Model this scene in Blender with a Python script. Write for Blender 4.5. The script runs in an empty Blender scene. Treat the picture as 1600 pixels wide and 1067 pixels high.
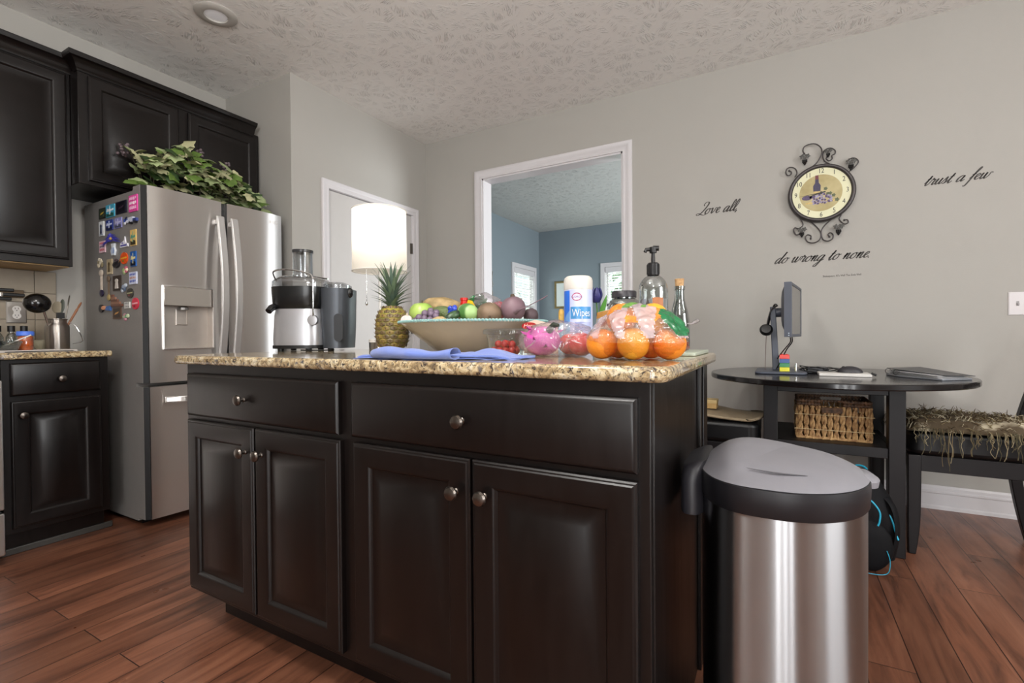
import bpy, bmesh, math, random
from mathutils import Vector, Matrix, noise
R = math.radians
sc = bpy.context.scene
col = sc.collection
random.seed(7)

# ---------------------------------------------------------------- camera
cam_data = bpy.data.cameras.new('camera')
cam_data.lens = 16.8115
cam_data.sensor_width = 36
cam_data.clip_start = 0.02
cam_data.clip_end = 200
cam = bpy.data.objects.new('camera', cam_data)
col.objects.link(cam)
sc.camera = cam
_yaw, _pitch, _roll = R(29.1004), R(-0.6576), R(-0.4431)
_f = Vector((-math.sin(_yaw), math.cos(_yaw), 0)); _r = Vector((math.cos(_yaw), math.sin(_yaw), 0)); _u = Vector((0, 0, 1))
_f2 = _f*math.cos(_pitch) + _u*math.sin(_pitch); _u2 = _u*math.cos(_pitch) - _f*math.sin(_pitch)
_r3 = _r*math.cos(_roll) + _u2*math.sin(_roll); _u3 = _u2*math.cos(_roll) - _r*math.sin(_roll)
mw = Matrix((( _r3.x, _u3.x, -_f2.x, 0), (_r3.y, _u3.y, -_f2.y, 0), (_r3.z, _u3.z, -_f2.z, 0.972), (0, 0, 0, 1)))
cam.matrix_world = mw

# ---------------------------------------------------------------- world, exposure, lights
sc.view_settings.view_transform = 'Standard'
sc.view_settings.look = 'None'
sc.view_settings.gamma = 1
sc.view_settings.use_curve_mapping = False
sc.view_settings.exposure = 0.0
w = bpy.data.worlds.new('World'); sc.world = w
w.use_nodes = True
bg = w.node_tree.nodes['Background']
bg.inputs[0].default_value = (0.78, 0.90, 1.0, 1)
bg.inputs[1].default_value = 2.0

def area(name, loc, direction, sx, sy, power, color=(1, 1, 1), shape='RECTANGLE', spread=180):
    l = bpy.data.lights.new(name, 'AREA'); l.shape = shape; l.size = sx
    if shape == 'RECTANGLE': l.size_y = sy
    l.energy = power; l.color = color; l.spread = R(spread)
    o = bpy.data.objects.new(name, l); col.objects.link(o)
    o.location = loc
    o.rotation_euler = Vector(direction).to_track_quat('-Z', 'Z' if abs(direction[2]) < .9 else 'Y').to_euler()
    return o
# daylight entering through the windows of the kitchen side (behind and right of the camera)
for _i, _x in enumerate((.36, 1.0, 1.64)):
    area('daylight_rear_pane_%s' % 'abc'[_i], (_x, -3.05, 1.12), (0, 1, 0), .24, 1.9, 24, (1.0, 0.99, 0.98))
area('daylight_right_window', (3.15, 0.6, 1.5), (-1, 0, 0), 1.6, 1.5, 62, (1.0, 0.99, 0.98))
# unseen point lights added to brighten the ceiling and upper walls
def fill_globe(name, loc, power, color, r=.13):
    l = bpy.data.lights.new(name, 'POINT'); l.energy = power; l.color = color; l.shadow_soft_size = r
    o = bpy.data.objects.new(name, l); col.objects.link(o); o.location = loc; return o
fill_globe('ceiling_fill_left', (-0.75, 0.15, 2.34), 62, (1.0, 0.975, 0.94))
fill_globe('ceiling_fill_right', (1.9, 0.4, 2.34), 40, (1.0, 0.97, 0.93))
fill_globe('ceiling_fill_rear', (0.3, -1.3, 2.34), 56, (1.0, 0.97, 0.93))
# the blue room: its windows on the left and back wall, plus an unseen fill light added at the right
area('daylight_blue_room_left', (-3.95, 6.75, 1.45), (1, 0, 0), 0.75, 1.25, 34, (0.95, 1.0, 0.98))
area('daylight_blue_room_back', (-1.95, 7.75, 1.45), (0, -1, 0), 0.85, 1.25, 34, (0.94, 1.0, 0.97))
area('fill_blue_room_right', (1.4, 5.4, 1.4), (-1, 0, 0), 1.8, 1.5, 140, (0.95, 0.99, 1.0))

# ---------------------------------------------------------------- material helpers
def lin(h):
    h = h.lstrip('#'); o = []
    for i in (0, 2, 4):
        v = int(h[i:i+2], 16)/255
        o.append(v/12.92 if v <= .04045 else ((v+.055)/1.055)**2.4)
    return (*o, 1)
_mats = {}
def mat(name, color='#808080', rough=.5, metal=0, spec=None, trans=0, ior=None, coat=0, var=0, vscale=20, bump=0, bscale=60, aniso=0, emit=None, estr=0, sheen=0, alpha=1, sss=0, stretch=None, rvar=0):
    if name in _mats: return _mats[name]
    m = bpy.data.materials.new(name); m.use_nodes = True
    nt = m.node_tree; b = nt.nodes['Principled BSDF']
    c = lin(color) if isinstance(color, str) else color
    b.inputs['Base Color'].default_value = c
    b.inputs['Roughness'].default_value = rough
    b.inputs['Metallic'].default_value = metal
    if spec is not None: b.inputs['Specular IOR Level'].default_value = spec
    if trans: b.inputs['Transmission Weight'].default_value = trans
    if ior: b.inputs['IOR'].default_value = ior
    if coat: b.inputs['Coat Weight'].default_value = coat; b.inputs['Coat Roughness'].default_value = .08
    if aniso: b.inputs['Anisotropic'].default_value = aniso
    if emit: b.inputs['Emission Color'].default_value = lin(emit); b.inputs['Emission Strength'].default_value = estr
    if sheen: b.inputs['Sheen Weight'].default_value = sheen
    if sss:
        b.inputs['Subsurface Weight'].default_value = sss; b.inputs['Subsurface Scale'].default_value = .01
    if alpha < 1: b.inputs['Alpha'].default_value = alpha
    tc = nt.nodes.new('ShaderNodeTexCoord'); mp = nt.nodes.new('ShaderNodeMapping')
    nt.links.new(tc.outputs['Object'], mp.inputs[0])
    if stretch: mp.inputs['Scale'].default_value = stretch
    if var or rvar:
        n = nt.nodes.new('ShaderNodeTexNoise'); n.inputs['Scale'].default_value = vscale; n.inputs['Detail'].default_value = 4
        nt.links.new(mp.outputs[0], n.inputs['Vector'])
        if var:
            mr = nt.nodes.new('ShaderNodeMapRange'); mr.inputs['From Min'].default_value = .3; mr.inputs['From Max'].default_value = .7
            mr.inputs['To Min'].default_value = 1-var; mr.inputs['To Max'].default_value = 1+var
            nt.links.new(n.outputs['Fac'], mr.inputs['Value'])
            vm = nt.nodes.new('ShaderNodeVectorMath'); vm.operation = 'SCALE'
            vm.inputs[0].default_value = c[:3]; nt.links.new(mr.outputs[0], vm.inputs['Scale'])
            nt.links.new(vm.outputs[0], b.inputs['Base Color'])
        if rvar:
            mr2 = nt.nodes.new('ShaderNodeMapRange'); mr2.inputs['To Min'].default_value = rough-rvar; mr2.inputs['To Max'].default_value = rough+rvar
            nt.links.new(n.outputs['Fac'], mr2.inputs['Value']); nt.links.new(mr2.outputs[0], b.inputs['Roughness'])
    if bump:
        n = nt.nodes.new('ShaderNodeTexNoise'); n.inputs['Scale'].default_value = bscale; n.inputs['Detail'].default_value = 3
        nt.links.new(mp.outputs[0], n.inputs['Vector'])
        bp = nt.nodes.new('ShaderNodeBump'); bp.inputs['Strength'].default_value = bump; bp.inputs['Distance'].default_value = .01
        nt.links.new(n.outputs['Fac'], bp.inputs['Height']); nt.links.new(bp.outputs[0], b.inputs['Normal'])
    _mats[name] = m
    return m

def two_tone(name, c1, c2, scale=10, lo=.45, hi=.55, rough=.5, kind='noise', stretch=None, bump=0, detail=4):
    """procedural pattern of two colours"""
    if name in _mats: return _mats[name]
    m = bpy.data.materials.new(name); m.use_nodes = True
    nt = m.node_tree; b = nt.nodes['Principled BSDF']; b.inputs['Roughness'].default_value = rough
    tc = nt.nodes.new('ShaderNodeTexCoord'); mp = nt.nodes.new('ShaderNodeMapping')
    if stretch: mp.inputs['Scale'].default_value = stretch
    nt.links.new(tc.outputs['Object'], mp.inputs[0])
    if kind == 'noise':
        n = nt.nodes.new('ShaderNodeTexNoise'); n.inputs['Scale'].default_value = scale; n.inputs['Detail'].default_value = detail; out = n.outputs['Fac']
    elif kind == 'wave':
        n = nt.nodes.new('ShaderNodeTexWave'); n.inputs['Scale'].default_value = scale; n.inputs['Distortion'].default_value = 3; out = n.outputs['Fac']
    else:
        n = nt.nodes.new('ShaderNodeTexVoronoi'); n.inputs['Scale'].default_value = scale; out = n.outputs['Distance']
    nt.links.new(mp.outputs[0], n.inputs['Vector'])
    r = nt.nodes.new('ShaderNodeValToRGB')
    r.color_ramp.elements[0].position = lo; r.color_ramp.elements[0].color = lin(c1)
    r.color_ramp.elements[1].position = hi; r.color_ramp.elements[1].color = lin(c2)
    nt.links.new(out, r.inputs[0]); nt.links.new(r.outputs[0], b.inputs['Base Color'])
    if bump:
        bp = nt.nodes.new('ShaderNodeBump'); bp.inputs['Strength'].default_value = bump; bp.inputs['Distance'].default_value = .005
        nt.links.new(out, bp.inputs['Height']); nt.links.new(bp.outputs[0], b.inputs['Normal'])
    _mats[name] = m
    return m

def thin_clear(name, tint='#ffffff', refl=.16, rough=.08, bump=0, bscale=40, body=0, bodycol='#ffffff', dist=.004):
    """thin clear plastic or glass: mostly see-through with a sharp sheen"""
    if name in _mats: return _mats[name]
    m = bpy.data.materials.new(name); m.use_nodes = True
    nt = m.node_tree; nt.nodes.remove(nt.nodes['Principled BSDF'])
    out = nt.nodes['Material Output']
    t = nt.nodes.new('ShaderNodeBsdfTransparent'); t.inputs[0].default_value = lin(tint)
    g = nt.nodes.new('ShaderNodeBsdfGlossy'); g.inputs['Roughness'].default_value = rough
    lw = nt.nodes.new('ShaderNodeLayerWeight'); lw.inputs['Blend'].default_value = .35
    mr = nt.nodes.new('ShaderNodeMapRange'); mr.inputs['To Min'].default_value = refl*.45; mr.inputs['To Max'].default_value = min(1, refl*4)
    nt.links.new(lw.outputs['Facing'], mr.inputs['Value'])
    mx = nt.nodes.new('ShaderNodeMixShader'); nt.links.new(mr.outputs[0], mx.inputs[0])
    last = t.outputs[0]
    if body:
        d = nt.nodes.new('ShaderNodeBsdfDiffuse'); d.inputs[0].default_value = lin(bodycol)
        m2 = nt.nodes.new('ShaderNodeMixShader'); m2.inputs[0].default_value = body
        nt.links.new(t.outputs[0], m2.inputs[1]); nt.links.new(d.outputs[0], m2.inputs[2]); last = m2.outputs[0]
    nt.links.new(last, mx.inputs[1]); nt.links.new(g.outputs[0], mx.inputs[2])
    nt.links.new(mx.outputs[0], out.inputs[0])
    if bump:
        tc = nt.nodes.new('ShaderNodeTexCoord'); n = nt.nodes.new('ShaderNodeTexNoise'); n.inputs['Scale'].default_value = bscale
        n.inputs['Detail'].default_value = 2; n.inputs['Distortion'].default_value = 1.5
        nt.links.new(tc.outputs['Object'], n.inputs['Vector'])
        bp = nt.nodes.new('ShaderNodeBump'); bp.inputs['Strength'].default_value = bump; bp.inputs['Distance'].default_value = dist
        nt.links.new(n.outputs['Fac'], bp.inputs['Height']); nt.links.new(bp.outputs[0], g.inputs['Normal'])
    _mats[name] = m
    return m

def floor_material():
    m = bpy.data.materials.new('wood plank floor'); m.use_nodes = True; nt = m.node_tree; b = nt.nodes['Principled BSDF']
    N = nt.nodes.new; L = nt.links.new
    tc = N('ShaderNodeTexCoord'); mp = N('ShaderNodeMapping'); mp.inputs['Rotation'].default_value = (0, 0, R(90)); mp.inputs['Location'].default_value = (.3, .03, 0)
    L(tc.outputs['Object'], mp.inputs[0])
    br = N('ShaderNodeTexBrick'); br.offset = .37; br.squash = 1
    br.inputs['Scale'].default_value = 1; br.inputs['Mortar Size'].default_value = .0016; br.inputs['Mortar Smooth'].default_value = .2
    br.inputs['Brick Width'].default_value = 1.05; br.inputs['Row Height'].default_value = .125
    br.inputs['Color1'].default_value = (0, 0, 0, 1); br.inputs['Color2'].default_value = (1, 1, 1, 1); br.inputs['Mortar'].default_value = (.5, .5, .5, 1)
    L(mp.outputs[0], br.inputs['Vector'])
    # grain stretched along the planks (world y)
    mg = N('ShaderNodeMapping'); mg.inputs['Scale'].default_value = (14, 1.6, 14)
    L(tc.outputs['Object'], mg.inputs[0])
    add = N('ShaderNodeVectorMath'); add.operation = 'MULTIPLY_ADD'
    add.inputs[1].default_value = (3, 3, 3)
    L(br.outputs['Color'], add.inputs[0]); L(mg.outputs[0], add.inputs[2])
    n1 = N('ShaderNodeTexNoise'); n1.inputs['Scale'].default_value = 1.3; n1.inputs['Detail'].default_value = 8; n1.inputs['Roughness'].default_value = .62; n1.inputs['Distortion'].default_value = .8
    L(add.outputs[0], n1.inputs['Vector'])
    ramp = N('ShaderNodeValToRGB'); e = ramp.color_ramp.elements
    e[0].position = .28; e[0].color = lin('#42291f'); e[1].position = .75; e[1].color = lin('#8e6049')
    x = e.new(.5); x.color = lin('#744a37')
    L(n1.outputs['Fac'], ramp.inputs[0])
    hsv = N('ShaderNodeHueSaturation')
    mr = N('ShaderNodeMapRange'); mr.inputs['To Min'].default_value = .72; mr.inputs['To Max'].default_value = 1.25
    L(br.outputs['Color'], mr.inputs['Value']); L(mr.outputs[0], hsv.inputs['Value']); L(ramp.outputs[0], hsv.inputs['Color'])
    mx = N('ShaderNodeMix'); mx.data_type = 'RGBA'; L(br.outputs['Fac'], mx.inputs['Factor'])
    L(hsv.outputs[0], mx.inputs['A']); mx.inputs['B'].default_value = lin('#1d0e08')
    L(mx.outputs['Result'], b.inputs['Base Color'])
    n2 = N('ShaderNodeTexNoise'); n2.inputs['Scale'].default_value = 9; L(tc.outputs['Object'], n2.inputs['Vector'])
    r2 = N('ShaderNodeMapRange'); r2.inputs['To Min'].default_value = .22; r2.inputs['To Max'].default_value = .42
    L(n2.outputs['Fac'], r2.inputs['Value']); L(r2.outputs[0], b.inputs['Roughness'])
    ma = N('ShaderNodeMath'); ma.operation = 'MULTIPLY_ADD'; ma.inputs[1].default_value = -1.2
    L(br.outputs['Fac'], ma.inputs[0]); L(n1.outputs['Fac'], ma.inputs[2])
    bp = N('ShaderNodeBump'); bp.inputs['Strength'].default_value = .35; bp.inputs['Distance'].default_value = .004
    L(ma.outputs[0], bp.inputs['Height']); L(bp.outputs[0], b.inputs['Normal'])
    return m

def ceiling_material(name, color, dark=False):
    m = bpy.data.materials.new(name); m.use_nodes = True; nt = m.node_tree; b = nt.nodes['Principled BSDF']
    N = nt.nodes.new; L = nt.links.new
    b.inputs['Roughness'].default_value = .75
    tc = N('ShaderNodeTexCoord')
    vo = N('ShaderNodeTexVoronoi'); vo.inputs['Scale'].default_value = 11
    L(tc.outputs['Object'], vo.inputs['Vector'])
    # random stroke direction for each patch
    sep = N('ShaderNodeSeparateColor'); L(vo.outputs['Color'], sep.inputs[0])
    mm = N('ShaderNodeMath'); mm.operation = 'MULTIPLY'; mm.inputs[1].default_value = 6.28; L(sep.outputs[0], mm.inputs[0])
    vr = N('ShaderNodeVectorRotate'); vr.rotation_type = 'Z_AXIS'; L(tc.outputs['Object'], vr.inputs['Vector']); L(mm.outputs[0], vr.inputs['Angle'])
    mp = N('ShaderNodeMapping'); mp.inputs['Scale'].default_value = (26, 170, 1); L(vr.outputs[0], mp.inputs[0])
    n = N('ShaderNodeTexNoise'); n.inputs['Scale'].default_value = 1; n.inputs['Detail'].default_value = 2; L(mp.outputs[0], n.inputs['Vector'])
    r = N('ShaderNodeValToRGB'); r.color_ramp.elements[0].position = .50; r.color_ramp.elements[1].position = .64
    L(n.outputs['Fac'], r.inputs[0])
    ve = N('ShaderNodeTexVoronoi'); ve.feature = 'DISTANCE_TO_EDGE'; ve.inputs['Scale'].default_value = 11; L(tc.outputs['Object'], ve.inputs['Vector'])
    me_ = N('ShaderNodeMapRange'); me_.inputs['From Min'].default_value = .04; me_.inputs['From Max'].default_value = .22; L(ve.outputs['Distance'], me_.inputs['Value'])
    mu = N('ShaderNodeMath'); mu.operation = 'MULTIPLY'; L(r.outputs[0], mu.inputs[0]); L(me_.outputs[0], mu.inputs[1])
    bp = N('ShaderNodeBump'); bp.inputs['Strength'].default_value = .8; bp.inputs['Distance'].default_value = .006
    L(mu.outputs[0], bp.inputs['Height']); L(bp.outputs[0], b.inputs['Normal'])
    b.inputs['Base Color'].default_value = lin(color)
    return m

def granite_material():
    m = bpy.data.materials.new('speckled granite'); m.use_nodes = True; nt = m.node_tree; b = nt.nodes['Principled BSDF']
    N = nt.nodes.new; L = nt.links.new
    tc = N('ShaderNodeTexCoord')
    n0 = N('ShaderNodeTexNoise'); n0.inputs['Scale'].default_value = 36; n0.inputs['Detail'].default_value = 6; n0.inputs['Roughness'].default_value = .65; n0.inputs['Distortion'].default_value = 1.2
    L(tc.outputs['Object'], n0.inputs['Vector'])
    r0 = N('ShaderNodeValToRGB'); e = r0.color_ramp.elements
    e[0].position = .34; e[0].color = lin('#5f5344'); e[1].position = .70; e[1].color = lin('#ddd4bc')
    x = e.new(.47); x.color = lin('#a48d68'); x = e.new(.56); x.color = lin('#c6b48f')
    L(n0.outputs['Fac'], r0.inputs[0])
    n1 = N('ShaderNodeTexNoise'); n1.inputs['Scale'].default_value = 62; n1.inputs['Detail'].default_value = 5; n1.inputs['Roughness'].default_value = .7; n1.inputs['Distortion'].default_value = 2.0
    L(tc.outputs['Object'], n1.inputs['Vector'])
    r1 = N('ShaderNodeValToRGB'); r1.color_ramp.elements[0].position = .40; r1.color_ramp.elements[0].color = (1, 1, 1, 1); r1.color_ramp.elements[1].position = .47; r1.color_ramp.elements[1].color = (0, 0, 0, 1)
    L(n1.outputs['Fac'], r1.inputs[0])
    mx = N('ShaderNodeMix'); mx.data_type = 'RGBA'; L(r1.outputs[0], mx.inputs['Factor']); L(r0.outputs[0], mx.inputs['A']); mx.inputs['B'].default_value = lin('#3a3230')
    n2 = N('ShaderNodeTexNoise'); n2.inputs['Scale'].default_value = 16; n2.inputs['Detail'].default_value = 4; n2.inputs['Distortion'].default_value = 3
    L(tc.outputs['Object'], n2.inputs['Vector'])
    r2 = N('ShaderNodeValToRGB'); r2.color_ramp.elements[0].position = .60; r2.color_ramp.elements[0].color = (0, 0, 0, 1); r2.color_ramp.elements[1].position = .68; r2.color_ramp.elements[1].color = (.8, .8, .8, 1)
    L(n2.outputs['Fac'], r2.inputs[0])
    mx2 = N('ShaderNodeMix'); mx2.data_type = 'RGBA'; L(r2.outputs[0], mx2.inputs['Factor']); L(mx.outputs['Result'], mx2.inputs['A']); mx2.inputs['B'].default_value = lin('#5c5a60')
    L(mx2.outputs['Result'], b.inputs['Base Color'])
    b.inputs['Roughness'].default_value = .12
    b.inputs['Coat Weight'].default_value = .4
    return m

def steel(name, color='#f5f3f1', rough=.34, axis='z', streak=.012):
    if name in _mats: return _mats[name]
    m = bpy.data.materials.new(name); m.use_nodes = True; nt = m.node_tree; b = nt.nodes['Principled BSDF']
    N = nt.nodes.new; L = nt.links.new
    b.inputs['Metallic'].default_value = 1; b.inputs['Base Color'].default_value = lin(color); b.inputs['Anisotropic'].default_value = 1.0; b.inputs['Anisotropic Rotation'].default_value = .25
    tc = N('ShaderNodeTexCoord'); mp = N('ShaderNodeMapping')
    mp.inputs['Scale'].default_value = (4, 4, 1400)
    L(tc.outputs['Object'], mp.inputs[0])
    n = N('ShaderNodeTexNoise'); n.inputs['Scale'].default_value = 1; n.inputs['Detail'].default_value = 3; L(mp.outputs[0], n.inputs['Vector'])
    mr = N('ShaderNodeMapRange'); mr.inputs['To Min'].default_value = rough-streak; mr.inputs['To Max'].default_value = rough+streak
    L(n.outputs['Fac'], mr.inputs['Value']); L(mr.outputs[0], b.inputs['Roughness'])
    _mats[name] = m
    return m

WOOD = mat('espresso wood', '#0e0908', .34, spec=.42, coat=.04, var=.22, vscale=5, stretch=(1, 1, 9), rvar=.06)
WOODL = mat('espresso wood upper', '#0e0908', .34, spec=.42, coat=.04, var=.22, vscale=5, stretch=(9, 9, 1), rvar=.06)
KNOB = mat('pewter knob', '#6d6660', .3, 1, var=.1)
WALL = mat('greige wall paint', '#aaa7a1', .7, var=.012, vscale=3, bump=.04, bscale=180)
WALLB = mat('blue grey wall paint', '#7f8b92', .7, var=.012, vscale=3)
TRIM = mat('white trim paint', '#d3d0d2', .38, var=.01)
DOORM = mat('white door paint', '#c2bfbc', .45, var=.01)
BLACK = mat('black plastic', '#0c0c0d', .4, var=.1)
DGREY = mat('dark grey plastic', '#3d3c40', .5, var=.05)
GRANITE = granite_material()
STEEL = steel('brushed steel')
CHROME = mat('chrome', '#d6d6d6', .08, 1, var=.02)
SCRIPT = mat('dark vinyl lettering', '#3e3a37', .6, var=.03)
GLASS = thin_clear('clear glass', '#f4f8f6', .16, .02)
GLASSD = thin_clear('thick clear glass', '#d8dedd', .28, .03, bump=.3, bscale=22)
WRAP = thin_clear('crinkled clear film', '#fbf8fa', .15, .06, bump=1.0, bscale=26, body=.10, bodycol='#f0e4ea', dist=.012)
CLAM = thin_clear('clear plastic box', '#eef2f1', .2, .05, bump=.5, bscale=60)

# ---------------------------------------------------------------- mesh helpers
ORG = {}
class M:
    def __init__(s): s.v = []; s.f = []; s.m = []; s.mi = 0
    def add(s, verts, faces):
        o = len(s.v); s.v += [tuple(p) for p in verts]
        for f in faces: s.f.append([i+o for i in f]); s.m.append(s.mi)
        return s
    def box(s, x0, x1, y0, y1, z0, z1):
        v = [(x, y, z) for z in (z0, z1) for y in (y0, y1) for x in (x0, x1)]
        return s.add(v, [(0, 2, 3, 1), (4, 5, 7, 6), (0, 1, 5, 4), (2, 6, 7, 3), (0, 4, 6, 2), (1, 3, 7, 5)])
    def prism(s, poly, n0, n1, fn=None):
        fn = fn or (lambda u, v, n: (u, v, n)); k = len(poly)
        v = [fn(a, b, n0) for a, b in poly]+[fn(a, b, n1) for a, b in poly]
        return s.add(v, [list(range(k))[::-1], list(range(k, 2*k))]+[(i, (i+1) % k, k+(i+1) % k, k+i) for i in range(k)])
    def lathe(s, prof, c=(0, 0, 0), seg=28, sx=1, sy=1, cap=True, fn=None):
        k = len(prof); v = []
        for r, z in prof:
            for j in range(seg):
                a = 2*math.pi*j/seg; p = (c[0]+r*math.cos(a)*sx, c[1]+r*math.sin(a)*sy, c[2]+z)
                v.append(fn(*p) if fn else p)
        f = [(i*seg+j, i*seg+(j+1) % seg, (i+1)*seg+(j+1) % seg, (i+1)*seg+j) for i in range(k-1) for j in range(seg)]
        if cap:
            f.append(list(range(seg))[::-1]); f.append([(k-1)*seg+j for j in range(seg)])
        return s.add(v, f)
    def tube(s, pts, r, seg=8, closed=False, flat=None):
        pts = [Vector(p) for p in pts]; n = len(pts)
        rr = r if isinstance(r, (list, tuple)) else [r]*n
        v = []; up = None
        for i, p in enumerate(pts):
            a = pts[i-1] if (i or closed) else p; b = pts[(i+1) % n] if (i < n-1 or closed) else p
            t = (b-a); t = t.normalized() if t.length > 1e-9 else Vector((0, 0, 1))
            if up is None:
                up = Vector((0, 0, 1)) if abs(t.z) < .9 else Vector((1, 0, 0))
            sd = t.cross(up)
            if sd.length < 1e-6: sd = t.cross(Vector((0, 1, 0.1)))
            sd.normalize(); u2 = sd.cross(t).normalized(); up = u2
            for j in range(seg):
                an = 2*math.pi*j/seg; ca, sa = math.cos(an), math.sin(an)
                if flat: sa *= flat
                v.append(p+sd*ca*rr[i]+u2*sa*rr[i])
        f = [(i*seg+j, i*seg+(j+1) % seg, (i+1)*seg+(j+1) % seg, (i+1)*seg+j) for i in range(n-1) for j in range(seg)]
        if closed: f += [((n-1)*seg+j, (n-1)*seg+(j+1) % seg, (j+1) % seg, j) for j in range(seg)]
        else: f.append(list(range(seg))[::-1]); f.append([(n-1)*seg+j for j in range(seg)])
        return s.add(v, f)
    def ball(s, c, r, nu=16, nv=10, fn=None):
        if not isinstance(r, (tuple, list)): r = (r, r, r)
        v = []; 
        for i in range(nv+1):
            th = math.pi*i/nv
            for j in range(nu):
                ph = 2*math.pi*j/nu; d = Vector((math.sin(th)*math.cos(ph), math.sin(th)*math.sin(ph), math.cos(th)))
                k = fn(d) if fn else 1
                v.append((c[0]+d.x*r[0]*k, c[1]+d.y*r[1]*k, c[2]+d.z*r[2]*k))
        f = [(i*nu+j, (i+1)*nu+j, (i+1)*nu+(j+1) % nu, i*nu+(j+1) % nu) for i in range(nv) for j in range(nu)]
        return s.add(v, f)
    def grid(s, nu, nv, fn, wrap=False):
        v = [fn(i/nu, j/nv) for i in range(nu+1) for j in range(nv+1)]
        return s.add(v, [(i*(nv+1)+j, (i+1)*(nv+1)+j, (i+1)*(nv+1)+j+1, i*(nv+1)+j+1) for i in range(nu) for j in range(nv)])
    def rings(s, u0, u1, v0, v1, prof, fn, cap=True):
        """nested rectangles: prof = (inset, height)"""
        v = []
        for ins, n in prof:
            a, b, c, d = u0+ins, u1-ins, v0+ins, v1-ins
            v += [fn(a, c, n), fn(b, c, n), fn(b, d, n), fn(a, d, n)]
        f = [(i*4+j, i*4+(j+1) % 4, (i+1)*4+(j+1) % 4, (i+1)*4+j) for i in range(len(prof)-1) for j in range(4)]
        if cap: f.append([(len(prof)-1)*4+j for j in range(4)]); f.append([3, 2, 1, 0])
        return s.add(v, f)
    def xf(s, mtx, start=0):
        for i in range(start, len(s.v)): s.v[i] = tuple(mtx @ Vector(s.v[i]))
        return s
    def build(s, name, mats, parent=None, bevel=0, smooth=40, local=False, solid=0, recalc=True, loc=None, subd=0, bseg=2):
        me = bpy.data.meshes.new(name)
        o = bpy.data.objects.new(name, me)
        off = Vector((0, 0, 0))
        if not local:
            if parent is not None: off = ORG[parent]
            elif loc is not None: off = Vector(loc)
        me.from_pydata([(x-off.x, y-off.y, z-off.z) for x, y, z in s.v], [], s.f)
        if not isinstance(mats, (list, tuple)): mats = [mats]
        for m_ in mats: me.materials.append(m_)
        if len(mats) > 1: me.polygons.foreach_set('material_index', s.m)
        bm = bmesh.new(); bm.from_mesh(me)
        bmesh.ops.remove_doubles(bm, verts=bm.verts, dist=1e-6)
        if recalc: bmesh.ops.recalc_face_normals(bm, faces=bm.faces)
        bm.to_mesh(me); bm.free()
        if smooth:
            me.polygons.foreach_set('use_smooth', [True]*len(me.polygons)); me.set_sharp_from_angle(angle=R(smooth))
        col.objects.link(o)
        if parent is not None: o.parent = parent; ORG[o] = ORG[parent]
        else:
            ORG[o] = off
            if loc is not None: o.location = loc
        if bevel:
            b = o.modifiers.new('Bevel', 'BEVEL'); b.width = bevel; b.segments = bseg; b.limit_method = 'ANGLE'; b.angle_limit = R(40); b.harden_normals = False
        if solid:
            b = o.modifiers.new('Solidify', 'SOLIDIFY'); b.thickness = solid; b.offset = -1
        if subd:
            b = o.modifiers.new('Subdivision', 'SUBSURF'); b.levels = subd; b.render_levels = subd
        return o

def thing(name, label, cat, loc=(0, 0, 0), group=None, rot=None):
    o = bpy.data.objects.new(name, None); o.empty_display_size = .05; col.objects.link(o); o.location = loc
    if rot: o.rotation_euler = rot
    ORG[o] = Vector(loc); tag(o, label, cat, group); return o
def tag(o, label, cat, group=None, kind=None):
    o['label'] = label; o['category'] = cat
    if group: o['group'] = group
    if kind: o['kind'] = kind
    return o
def struct(o, label=None, cat=None):
    o['kind'] = 'structure'
    if label: o['label'] = label
    if cat: o['category'] = cat
    return o
def lab(o, text): o['label'] = text; return o
def dup(root, loc, rot=None, scale=None, label=None, group=None):
    def cp(o, par):
        c = o.copy(); col.objects.link(c); c.parent = par
        for ch in list(o.children): cp(ch, c)
        return c
    r = cp(root, None); r.location = loc
    if rot is not None: r.rotation_euler = rot
    if scale is not None: r.scale = scale if isinstance(scale, (tuple, list)) else (scale,)*3
    if label: r['label'] = label
    if group: r['group'] = group
    return r
def catmull(pts, n=8):
    pts = [Vector(p) for p in pts]
    out = []
    for i in range(len(pts)-1):
        p0 = pts[max(i-1, 0)]; p1 = pts[i]; p2 = pts[i+1]; p3 = pts[min(i+2, len(pts)-1)]
        for k in range(n):
            t = k/n
            out.append(.5*((2*p1)+(-p0+p2)*t+(2*p0-5*p1+4*p2-p3)*t*t+(-p0+3*p1-3*p2+p3)*t**3))
    out.append(pts[-1]); return out
def text_into(mb, s, size, fn, align='CENTER', depth=.0008, shear=0, sx=1):
    """block lettering as real thin geometry; fn maps (u, v, n) to the surface"""
    cu = bpy.data.curves.new('lettering', 'FONT'); cu.body = s; cu.size = size; cu.align_x = align; cu.align_y = 'CENTER'; cu.extrude = 0; cu.shear = shear; cu.resolution_u = 3
    o = bpy.data.objects.new('lettering', cu); col.objects.link(o)
    bpy.context.view_layer.update()
    dg = bpy.context.evaluated_depsgraph_get(); me = o.evaluated_get(dg).to_mesh()
    mb.add([fn(v.co.x*sx, v.co.y, depth) for v in me.vertices], [list(p.vertices) for p in me.polygons])
    o.evaluated_get(dg).to_mesh_clear(); bpy.data.objects.remove(o); bpy.data.curves.remove(cu)
def rrect(x0, x1, y0, y1, r, n=6):
    p = []
    for cx, cy, a0 in ((x1-r, y0+r, -90), (x1-r, y1-r, 0), (x0+r, y1-r, 90), (x0+r, y0+r, 180)):
        for i in range(n+1):
            a = R(a0+90*i/n); p.append((cx+r*math.cos(a), cy+r*math.sin(a)))
    return p
def oval(cx, cy, rx, ry, n=28): return [(cx+rx*math.cos(2*math.pi*i/n), cy+ry*math.sin(2*math.pi*i/n)) for i in range(n)]
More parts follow.
